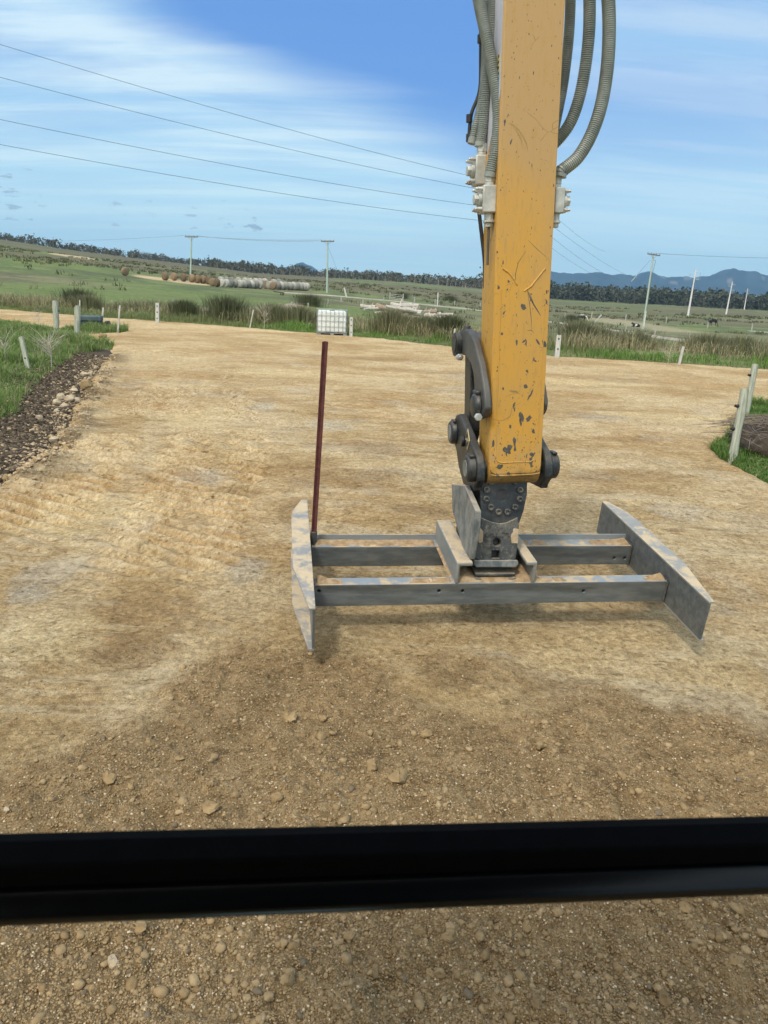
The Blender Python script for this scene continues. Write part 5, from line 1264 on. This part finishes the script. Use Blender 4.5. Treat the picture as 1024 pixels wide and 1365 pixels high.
def cow(label, pose):
    """one skinned body; y is up the spine: nose towards -x"""
    name = 'cow'
    if pose == 'graze':
        J = [((.55, 0, 1.12), .30), ((.0, 0, 1.08), .36), ((-.50, 0, 1.12), .33), ((-.86, 0, 1.0), .21), ((-1.12, 0, .60), .15), ((-1.28, 0, .25), .13), ((-1.36, 0, .08), .085),
             ((.72, .16, .85), .17), ((.70, .17, .52), .085), ((.78, .17, .28), .065), ((.74, .17, 0), .07), ((.72, -.16, .85), .17), ((.86, -.17, .52), .085), ((.94, -.17, .28), .065), ((.90, -.17, 0), .07),
             ((-.52, .16, .78), .15), ((-.54, .17, .42), .075), ((-.54, .17, .22), .06), ((-.55, .17, 0), .065), ((-.50, -.16, .78), .15), ((-.42, -.17, .42), .075), ((-.36, -.17, .22), .06), ((-.36, -.17, 0), .065),
             ((.84, 0, 1.16), .10), ((.95, 0, .85), .035), ((.97, 0, .5), .045)]
        Ed = [(0, 1), (1, 2), (2, 3), (3, 4), (4, 5), (5, 6), (0, 7), (7, 8), (8, 9), (9, 10), (0, 11), (11, 12), (12, 13), (13, 14), (2, 15), (15, 16), (16, 17), (17, 18), (2, 19), (19, 20), (20, 21), (21, 22), (0, 23), (23, 24), (24, 25)]
    else:
        J = [((.60, 0, .38), .33), ((.05, 0, .42), .40), ((-.48, 0, .46), .34), ((-.80, 0, .66), .20), ((-1.02, 0, .90), .15), ((-1.22, 0, .86), .125), ((-1.42, 0, .72), .085),
             ((.62, -.36, .20), .17), ((.25, -.50, .12), .09), ((.66, -.52, .09), .07), ((-.55, -.30, .18), .13), ((-.92, -.36, .12), .075), ((-.62, -.42, .08), .06), ((-.55, .30, .18), .13), ((-.95, .34, .10), .07), ((.92, .05, .40), .09), ((1.0, .2, .12), .04)]
        Ed = [(0, 1), (1, 2), (2, 3), (3, 4), (4, 5), (5, 6), (0, 7), (7, 8), (8, 9), (2, 10), (10, 11), (11, 12), (2, 13), (13, 14), (0, 15), (15, 16)]
    hx, hz = (J[5][0][0], J[5][0][2]); 
    n0 = len(J); back = (.10, .12) if pose == 'graze' else (.16, .08)
    for s in (-1, 1): J.append(((hx + back[0] + .02, s * .12, hz + back[1] + .02), .05)); J.append(((hx + back[0] + .08, s * .27, hz + back[1]), .035))
    Ed += [(5, n0), (n0, n0 + 1), (5, n0 + 2), (n0 + 2, n0 + 3)]
    me = bpy.data.meshes.new(name); me.from_pydata([j[0] for j in J], Ed, []); o = bpy.data.objects.new(name, me); COL.objects.link(o)
    sk = o.modifiers.new('skin', 'SKIN'); sk.use_smooth_shade = True
    for v, j in zip(me.skin_vertices[0].data, J): v.radius = (j[1], j[1])
    me.skin_vertices[0].data[0].use_root = True
    for k_, v in enumerate(me.skin_vertices[0].data): v.use_root = (k_ == 1)
    o.modifiers.new('sub', 'SUBSURF').render_levels = 2; o.modifiers['sub'].levels = 2
    bpy.context.view_layer.update(); new = bpy.data.meshes.new_from_object(o.evaluated_get(bpy.context.evaluated_depsgraph_get())); o.modifiers.clear(); o.data = new
    return tag(o, label, 'cow')
def hide(o, rule):
    o.data.materials.clear(); o.data.materials.append(MAT['cow_black']); o.data.materials.append(MAT['cow_white'])
    for p in o.data.polygons: p.material_index = 1 if rule(p.center) else 0
c1 = cow('black cow grazing with its head down in the right paddock', 'graze'); hide(c1, lambda c: False)
p = hit(950, 434); c1.location = p; c1.rotation_euler[2] = rad(12)
c2 = cow('black and white cow lying at the foot of the leaning pole', 'lie'); hide(c2, lambda c: (-.45 < c.x + .12 * math.sin(c.z * 9) < -.02 and c.z < .66) or (c.x < -1.2 and abs(c.y) < .06))
p = hit(848, 436); c2.location = p; c2.rotation_euler[2] = rad(6); c2.scale = (.82,) * 3
c3 = cow('white-faced black cow half hidden behind the dark bush', 'graze'); hide(c3, lambda c: c.x < -.75 + .1 * math.sin(c.z * 12) or c.z > 1.32)
p = hit(777, 429); c3.location = p + np.array([0, 1.0, 0]); c3.rotation_euler[2] = rad(168)

# ================================================================== weeds, brush, stones
def dead_weed(label, base, h, n, spread, mat='dead_twig', r=.012):
    r *= .62; q = MB(); q.tube([(0, 0, -.05), (.02, 0, h * .45), (.01, .01, h * .8)], [r * 1.6, r * 1.2, r * .6], 6)
    for k in range(n):
        z0 = h * random.uniform(.3, .8); a = random.uniform(0, 6.28); l = spread * random.uniform(.4, 1); z1 = z0 + l * random.uniform(.3, 1.1)
        m = (l * .5 * math.cos(a), l * .5 * math.sin(a), z0 + (z1 - z0) * .6); e = (l * math.cos(a), l * math.sin(a), z1)
        q.tube([(0, 0, z0), m, e], [r * .6, r * .45, r * .25], 4)
        for _ in range(2): q.tube([m, (m[0] + random.uniform(-.2, .2), m[1] + random.uniform(-.2, .2), m[2] + random.uniform(.05, .25))], [r * .35, r * .2], 3)
    o = q.build('dead_weed', mat); tag(o, label, 'dead plant'); o.location = base; return o
dead_weed('pale leafless shrub in the long grass between stake and stout post', flat(69, 491), .75, 34, .55)
dead_weed('bent dry stalks lying in the grass at the left edge', flat(8, 492), .5, 12, .6)
dead_weed('grey dry stalks in front of the thick round post', flat(52, 440), .7, 14, .5)
dead_weed('dry branching weed beside the white stake in the rushes', flat(890, 485), .6, 20, .7)
dead_weed('dry branching weed among rushes right of the dark stake', flat(352, 438), .9, 20, .7)

hb_ = flat(1012, 612); hb_ = np.array([hb_[0] + 1.15, hb_[1] + 1.0, 0.08])
bh = thing('brush_heap', 'heap of grey-brown cut brush behind the corner posts', 'brush heap', (0, 0, 0))
q = MB(); q.ball((0, 0, -.02), (1.15, 1.0, .42), 5, .22, 44, 70)
for v in q.v: v.z *= .35 + 1.2 * float(fbm(np.array([v.x * 6]), np.array([v.y * 6]), 4, 8)[0]); v.x *= 1 + .1 * math.sin(v.y * 9)
q.build('mound', 'mud', bh)
q = MB()
for _ in range(420):
    a = random.uniform(0, 6.28); r = random.uniform(0, 1.15); x, y = r * math.cos(a) * 1.15, r * math.sin(a) * .85; z_ = .42 * math.sqrt(max(0, 1 - min(1, r / 1.25) ** 2)) + random.uniform(.0, .08)
    b_ = random.uniform(0, 6.28); l = random.uniform(.15, .55)
    q.tube([(x - l * math.cos(b_), y - l * math.sin(b_), z_ - .02), (x, y, z_ + random.uniform(0, .08)), (x + l * math.cos(b_ + .3), y + l * math.sin(b_ + .3), z_ - random.uniform(0, .08))], [.004, .006, .003], 4)
q.build('twigs', 'twig_dark', bh); bh.location = hb_

def surf(px, py):
    return ground(px, py, .05)
stones = {}
def stone(px, py, w, lab, mat='stone', flatn=.7, seed=0, name='stone', sink=.35, group=None, sx=1.0):
    g = surf(px, py); d = float((g - C) @ cf); r = w * d / F / 2
    rr = random.Random(seed * 7 + 3); q = MB(); q.ball((0, 0, 0), (r * sx, r * rr.uniform(.62, .95), r * flatn), seed, .30, 7, 9)
    for v in q.v:
        f = 1 + .10 * (math.sin(v.x / r * 5 + seed) * math.sin(v.y / r * 4 + 1) + .6 * math.sin(v.z / r * 7 + seed * 2)); v *= f
    o = q.build(name, mat, angle=28); zz = .04
    zr_ = float(road_z(np.array([g[0]]), np.array([g[1]]))[0]); zr_ = zr_ if zr_ > 0 else max(.0, float(land_z(np.array([g[0]]), np.array([g[1]]))[0])); o.location = (g[0], g[1], zr_ + r * flatn * (1 - 2 * sink) * .9 + .004); o.rotation_euler = (rr.uniform(-.2, .2), rr.uniform(-.2, .2), rr.uniform(0, 6.28))
    tag(o, lab, 'stone', group); return o
named = [(531, 1041, 29, 'largest stone in the gravel between the end plate tips', 'stone'), (495, 1033, 20, 'stone just left of the largest gravel stone', 'stone'), (280, 1083, 24, 'oval stone half buried just above the window bar, left of centre', 'stone'),
         (384, 1313, 24, 'upright egg-shaped stone at the bottom below the window bar', 'stone'), (403, 1307, 14, 'small round stone touching the egg-shaped one', 'stone'), (151, 1288, 19, 'pale angular stone at the lower left', 'stone_pale'), (188, 1246, 17, 'stone close under the left end of the window bar', 'stone'),
         (558, 1242, 19, 'rounded stone under the middle of the window bar', 'stone'), (597, 1254, 20, 'flat-sided stone right of the rounded one under the bar', 'stone'), (568, 986, 17, 'flat pale stone above the largest gravel stone', 'stone'), (428, 988, 14, 'small angular stone below the left end plate', 'stone'),
         (369, 1070, 18, 'flat brown stone right of the half-buried oval stone', 'stone'), (146, 1043, 21, 'flat oval stone at the left of the loose gravel', 'stone'), (175, 1054, 10, 'small stone right of the flat oval stone on the left', 'stone'), (10, 1087, 11, 'small white stone at the left picture edge', 'stone_pale'),
         (386, 965, 22, 'long flat stone lying beside a dirt clod under the frame', 'stone'), (978, 1283, 17, 'stone among fine gravel at the lower right', 'stone'), (912, 1214, 19, 'stone under the right end of the window bar', 'stone'), (983, 1215, 20, 'stone at the right edge under the bar', 'stone'), (886, 1331, 20, 'brown stone near the bottom right', 'stone_dark'),
         (703, 1233, 15, 'grey pebble-like stone under the right half of the bar', 'stone'), (574, 1296, 13, 'stone in the small cluster at the bottom centre', 'stone'), (587, 1299, 15, 'biggest stone in the cluster at the bottom centre', 'stone_dark'), (715, 1338, 18, 'dusty stone at the bottom edge right of centre', 'stone_dark'), (465, 1249, 14, 'stone left of the rounded stone below the bar', 'stone'),
         (829, 1034, 12, 'small stone on the gravel right of the largest stone', 'stone'), (773, 1029, 12, 'small rounded stone beyond the right half of the bar', 'stone'), (720, 997, 15, 'flat stone at the edge of the smooth graded strip', 'stone'), (912, 1075, 12, 'small stone just above the bar on the right', 'stone'), (187, 1290, 12, 'small stone right of the pale angular one', 'stone'), (500, 1300, 12, 'small dusty stone left of the bottom centre cluster', 'stone_dark'),
         (240, 1015, 11, 'small round stone in the gravel at the left', 'stone'), (200, 995, 12, 'small brown stone where loose gravel begins at left', 'stone'), (430, 960, 13, 'buried pale stone beneath the front bar', 'stone')]
for i, (px, py, w, lab, m) in enumerate(named): stone(px, py, w, lab, m, .62, i + 1, sink=.3)
verge = [(99, 521, 13, 'pale squarish rock on top of the rock pile at the left verge'), (82, 531, 14, 'pale flat rock in the left verge pile'), (93, 532, 13, 'tan rock at the front of the left verge pile'), (76, 537, 14, 'grey-tan rock at the lower left of the verge pile'), (85, 541, 12, 'rounded rock at the bottom of the verge pile'),
         (115, 517, 19, 'largest flat tan rock right of the verge pile'), (112, 499, 10, 'small pale rock above the verge pile beside the mud'), (120, 498, 9, 'small pale rock touching the road edge above the pile'), (137, 451, 10, 'brown clod-like rock at the end of the grass island'), (72, 587, 13, 'white flat rock lying below the verge pile'),
         (75, 548, 9, 'small round rock left below the verge pile'), (53, 556, 9, 'small rock in the dark soil'), (44, 573, 6, 'tiny white rock in the dark soil strip'), (8, 640, 10, 'tan rock at the left edge of the dark soil'), (128, 490, 8, 'pale rock at the top of the dark soil strip'), (103, 532, 10, 'flat pale rock tucked behind the pile at the road side')]
for i, (px, py, w, lab) in enumerate(verge): stone(px, py, w, lab, 'stone_pale' if i not in (5, 8, 13) else 'stone', .7, i + 60, 'rock', .15)

# gravel and clods: uncountable
def ico():
    t = (1 + 5 ** .5) / 2
    v = np.array([(-1, t, 0), (1, t, 0), (-1, -t, 0), (1, -t, 0), (0, -1, t), (0, 1, t), (0, -1, -t), (0, 1, -t), (t, 0, -1), (t, 0, 1), (-t, 0, -1), (-t, 0, 1)], float); v /= np.linalg.norm(v[0])
    f = np.array([(0, 11, 5), (0, 5, 1), (0, 1, 7), (0, 7, 10), (0, 10, 11), (1, 5, 9), (5, 11, 4), (11, 10, 2), (10, 7, 6), (7, 1, 8), (3, 9, 4), (3, 4, 2), (3, 2, 6), (3, 6, 8), (3, 8, 9), (4, 9, 5), (2, 4, 11), (6, 2, 10), (8, 6, 7), (9, 8, 1)])
    return v, f
def ico2():
    v, f = ico(); v = list(map(tuple, v)); cache = {}; nf = []
    def mid(a, b):
        k = (min(a, b), max(a, b))
        if k not in cache:
            m = (np.array(v[a]) + np.array(v[b])) / 2; m /= np.linalg.norm(m); v.append(tuple(m)); cache[k] = len(v) - 1
        return cache[k]
    for a, b, c_ in f:
        x, y, z_ = mid(a, b), mid(b, c_), mid(c_, a); nf += [(a, x, z_), (b, y, x), (c_, z_, y), (x, y, z_)]
    return np.array(v), np.array(nf)
IV2, IF2 = ico2()
IV, IF_ = ico()
def lumps(name, P, r, c, label, big=False, rough=.22, smooth=False):
    n = len(P); iv, fi = (IV2, IF2) if big else (IV, IF_); k = len(iv)
    d = 1 + rng.normal(0, rough * .5, (n, k)); 
    sc = np.stack([rng.uniform(.75, 1.3, n), rng.uniform(.7, 1.1, n), rng.uniform(.45, .85, n)], 1)
    a = rng.uniform(0, 6.283, n); V = iv[None] * d[..., None] * sc[:, None] * r[:, None, None]
    ca, sa = np.cos(a)[:, None], np.sin(a)[:, None]; x = V[..., 0] * ca - V[..., 1] * sa; y = V[..., 0] * sa + V[..., 1] * ca
    V = np.stack([x, y, V[..., 2]], -1) + P[:, None]; T = (fi[None] + (np.arange(n) * k)[:, None, None]).reshape(-1, 3)
    o = np_mesh(name, V.reshape(-1, 3), T, MAT['clod'], np.repeat(c[:, None], k, 1).reshape(-1, 3), smooth=smooth)
    return tag(o, label, 'gravel', kind='stuff')
n = 420000; rr_ = np.exp(rng.uniform(math.log(1.2), math.log(9.0), n)); aa_ = rng.uniform(-.72, .66, n); gx, gy = rr_ * np.sin(aa_), rr_ * np.cos(aa_)
ed_ = np.interp(aa_, la, lr) + (fbm(gx / .5, gy / .5, 4, 61) - .5) * .9
inl = sst(.25, -.15, rr_ - ed_); dens = inl * (.45 + .9 * fbm(gx / .3, gy / .3, 3, 150)) + .13 * sst(.5, .7, fbm(gx / .6, gy / .6, 3, 151))
k_ = (rng.random(n) < dens * .62) & (pad_sd(gx, gy) > .05); gx, gy, inl = gx[k_], gy[k_], inl[k_]; n = len(gx)
rad_ = .0030 * (1 + rng.pareto(3.6, n) * 1.25); rad_ = np.minimum(rad_, .021)
tone = rng.random(n); cg = lerp(C3(.235, .162, .08), C3(.365, .27, .15), tone); pk = (rng.random(n) < .05) & (rad_ < .007); cg[pk] = np.array([.60, .50, .35]); dk_ = rng.random(n) < .03; cg[dk_] = np.array([.17, .135, .09])
Pg = np.column_stack([gx, gy, road_z(gx, gy) + rad_ * .1]); bigm = rad_ > .008; bk_ = ~bigm | (rng.random(n) < .42); Pg, rad_, cg, bigm = Pg[bk_], rad_[bk_], cg[bk_], bigm[bk_]
lumps('gravel', Pg[~bigm], rad_[~bigm], cg[~bigm], 'loose brown gravel spread over the road in front of the cab', False, .4)
lumps('coarse_gravel', Pg[bigm], rad_[bigm], cg[bigm], 'coarser gravel scattered through the loose dirt', True, .3, True)
# clods in the dark soil strip and along the heaped road edge
n = 90000; s_ = rng.uniform(0, 1, n); seg = rng.integers(0, len(LE) - 1, n); bx = LE[seg] * (1 - s_[:, None]) + LE[seg + 1] * s_[:, None]
ox = rng.normal(-.30, .55, n); gx, gy = bx[:, 0] + ox, bx[:, 1] + rng.normal(0, .2, n); sd_ = pad_sd(gx, gy); k_ = (sd_ > -1.5) & (sd_ < .45) & (gy > 4) & ((sd_ < .02) | (rng.random(n) < .12))
gx, gy, sd_ = gx[k_], gy[k_], sd_[k_]; n = len(gx); rad_ = np.minimum(.009 * (1 + rng.pareto(3.0, n)), .034)
cg = np.where((sd_ > .02)[:, None], lerp(C3(.30, .21, .11), C3(.50, .39, .25), rng.random(n)), lerp(lerp(C3(.035, .027, .019), C3(.20, .155, .105), rng.random(n) ** 2.2), C3(.40, .31, .19), 1.0 * (rng.random(n) < .07 + .22 * sst(-.4, 0., sd_))))
zz = np.where(sd_ > .1, road_z(gx, gy), np.maximum(land_z(gx, gy), -.02)) + rad_ * .25
lumps('soil_clods', np.column_stack([gx, gy, zz]), rad_, cg, 'dark soil clods along the left edge of the road', True, .3)

# ================================================================== sky, sun, air
GLOW = 1.75
SUN_EL, SUN_AZ = 56.0, -150.0            # azimuth clockwise from straight ahead
w = bpy.data.worlds.new('World'); SC.world = w; w.use_nodes = True; nt = w.node_tree; nt.nodes.clear()
out = nt.nodes.new('ShaderNodeOutputWorld'); bg = nt.nodes.new('ShaderNodeBackground'); nt.links.new(bg.outputs[0], out.inputs[0])
sky = nt.nodes.new('ShaderNodeTexSky'); sky.sky_type = 'NISHITA'; sky.sun_disc = False; sky.sun_elevation = rad(SUN_EL); sky.sun_rotation = rad(SUN_AZ); sky.air_density = 1.0; sky.dust_density = .6; sky.ozone_density = 1.6
tc = nt.nodes.new('ShaderNodeTexCoord').outputs['Generated']
sp = nt.nodes.new('ShaderNodeSeparateXYZ'); nt.links.new(tc, sp.inputs[0]); X_, Y_, Z_ = sp.outputs
zc = math_(nt, 'ADD', math_(nt, 'MAXIMUM', Z_, 0.0), .12)
pv = nt.nodes.new('ShaderNodeCombineXYZ'); nt.links.new(math_(nt, 'DIVIDE', X_, zc), pv.inputs[0]); nt.links.new(math_(nt, 'DIVIDE', Y_, zc), pv.inputs[1]); pv = pv.outputs[0]
na = noise(nt, mapping(nt, pv, (.55, 1.3, 1), (0, 0, rad(-28))), 1.15, 7, .58, .5)
nb = noise(nt, mapping(nt, pv, (.35, 2.4, 1), (0, 0, rad(-24))), 1.3, 6, .6, .3)
def dirdot(v):
    n = nt.nodes.new('ShaderNodeVectorMath'); n.operation = 'DOT_PRODUCT'; nt.links.new(tc, n.inputs[0]); n.inputs[1].default_value = tuple(v); return n.outputs['Value']
def unit(v): v = np.array(v); return v / np.linalg.norm(v)
# clear-blue gap: above a great circle that slopes down to the right, closed on its right-hand side
nrm = unit(np.cross(ray(250, 40), ray(640, 235))); 
if nrm @ ray(450, 20) < 0: nrm = -nrm
side = unit(np.cross(ray(690, 0), ray(660, 260)))
if side @ ray(400, 100) < 0: side = -side
gap = stepr(nt, math_(nt, 'ADD', dirdot(nrm), math_(nt, 'MULTIPLY', math_(nt, 'SUBTRACT', na, .5), .12)), -.03, .045)
gap = math_(nt, 'MULTIPLY', gap, stepr(nt, dirdot(side), -.08, .03))
v0 = unit(ray(880, 85)); gap2 = stepr(nt, math_(nt, 'ADD', dirdot(v0), math_(nt, 'MULTIPLY', math_(nt, 'SUBTRACT', nb, .5), .10)), .952, 1.0)
v1 = unit(ray(800, 150)); gap3 = stepr(nt, math_(nt, 'ADD', dirdot(v1), math_(nt, 'MULTIPLY', math_(nt, 'SUBTRACT', nb, .5), .10)), .965, 1.0)
gap = math_(nt, 'MAXIMUM', gap, math_(nt, 'MULTIPLY', gap2, .3)); gap = math_(nt, 'MAXIMUM', gap, math_(nt, 'MULTIPLY', gap3, .35))
veil = math_(nt, 'MULTIPLY_ADD', stepr(nt, na, .38, .62), .34, .66)
veil = math_(nt, 'ADD', veil, math_(nt, 'MULTIPLY', math_(nt, 'SUBTRACT', nb, .5), .5), clamp=True)
cloud = math_(nt, 'MULTIPLY', veil, math_(nt, 'SUBTRACT', 1.0, math_(nt, 'MULTIPLY', gap, .97)), clamp=True)
SKY = .12
skyc = nt.nodes.new('ShaderNodeVectorMath'); skyc.operation = 'SCALE'; nt.links.new(sky.outputs[0], skyc.inputs[0]); skyc.inputs['Scale'].default_value = SKY
cc = mix(nt, stepr(nt, nb, .40, .62), (.44, .70, .93), (.68, .86, .97))
blue = mix(nt, .75, skyc.outputs[0], (.10, .31, .80)); col = mix(nt, cloud, blue, cc)
# brighter, milky band towards the horizon
hz = math_(nt, 'SUBTRACT', 1.0, stepr(nt, Z_, .0, .24)); col = mix(nt, math_(nt, 'MULTIPLY', hz, .85), col, (.66, .96, 1.02))
# a few small ragged grey clouds low on the left
cz = noise(nt, mapping(nt, tc, (1, 1, 3.2)), 42, 5, .62)
for (px, py, wd, amt) in ((16, 264, .030, 1.0), (156, 285, .016, .8), (190, 279, .014, .6), (257, 295, .014, .9), (316, 297, .026, .85), (337, 300, .012, .8), (250, 232, .008, .5)):
    g = stepr(nt, math_(nt, 'ADD', dirdot(unit(ray(px, py))), math_(nt, 'MULTIPLY', math_(nt, 'SUBTRACT', cz, .62), wd * wd * 6)), math.cos(wd * 1.1), math.cos(wd * .3))
    col = mix(nt, math_(nt, 'MULTIPLY', g, .55 * amt), col, (.27, .37, .47))
# unseen bright cloud round the sun behind the cab, added to light the ground
sd_ = (math.sin(rad(SUN_AZ)) * math.cos(rad(SUN_EL)), math.cos(rad(SUN_AZ)) * math.cos(rad(SUN_EL)), math.sin(rad(SUN_EL)))
gl = stepr(nt, dirdot(sd_), .30, 1.0); col = mix(nt, gl, col, (GLOW, GLOW * .93, GLOW * .80))
nt.links.new(col, bg.inputs['Color']); bg.inputs['Strength'].default_value = 1.0
sl_ = bpy.data.lights.new('sun', 'SUN'); sl_.energy = 2.1; sl_.angle = rad(7); sl_.color = (1.0, .95, .86)
so = bpy.data.objects.new('sun', sl_); COL.objects.link(so)
sa_, se_ = rad(SUN_AZ), rad(SUN_EL); dv = Vector((math.sin(sa_) * math.cos(se_), math.cos(sa_) * math.cos(se_), math.sin(se_))); so.rotation_euler = (-dv).to_track_quat('-Z', 'Y').to_euler(); so.location = dv * 50
# air
hm, hnt, hb2 = new_mat('air'); hnt.nodes.remove(hb2); pvn = hnt.nodes.new('ShaderNodeVolumePrincipled'); pvn.inputs['Color'].default_value = (.36, .66, 1.0, 1); pvn.inputs['Density'].default_value = 1.25e-4; pvn.inputs['Anisotropy'].default_value = .1
hnt.links.new(pvn.outputs[0], hnt.nodes['Material Output'].inputs['Volume']); MAT['air'] = hm
hz_o = MB().box((-6600, -6600, -30), (6600, 6600, 330)).build('haze', 'air', smooth=False); tag(hz_o, 'thin bluish air between the road and the far hills', 'haze', kind='stuff')

SC.view_settings.view_transform = 'Standard'; SC.view_settings.look = 'None'; SC.view_settings.exposure = 0.1; SC.view_settings.gamma = 1.0
SC.render.engine = 'CYCLES'; SC.cycles.use_denoising = True; SC.cycles.max_bounces = 6; SC.cycles.volume_bounces = 0; SC.cycles.transparent_max_bounces = 8
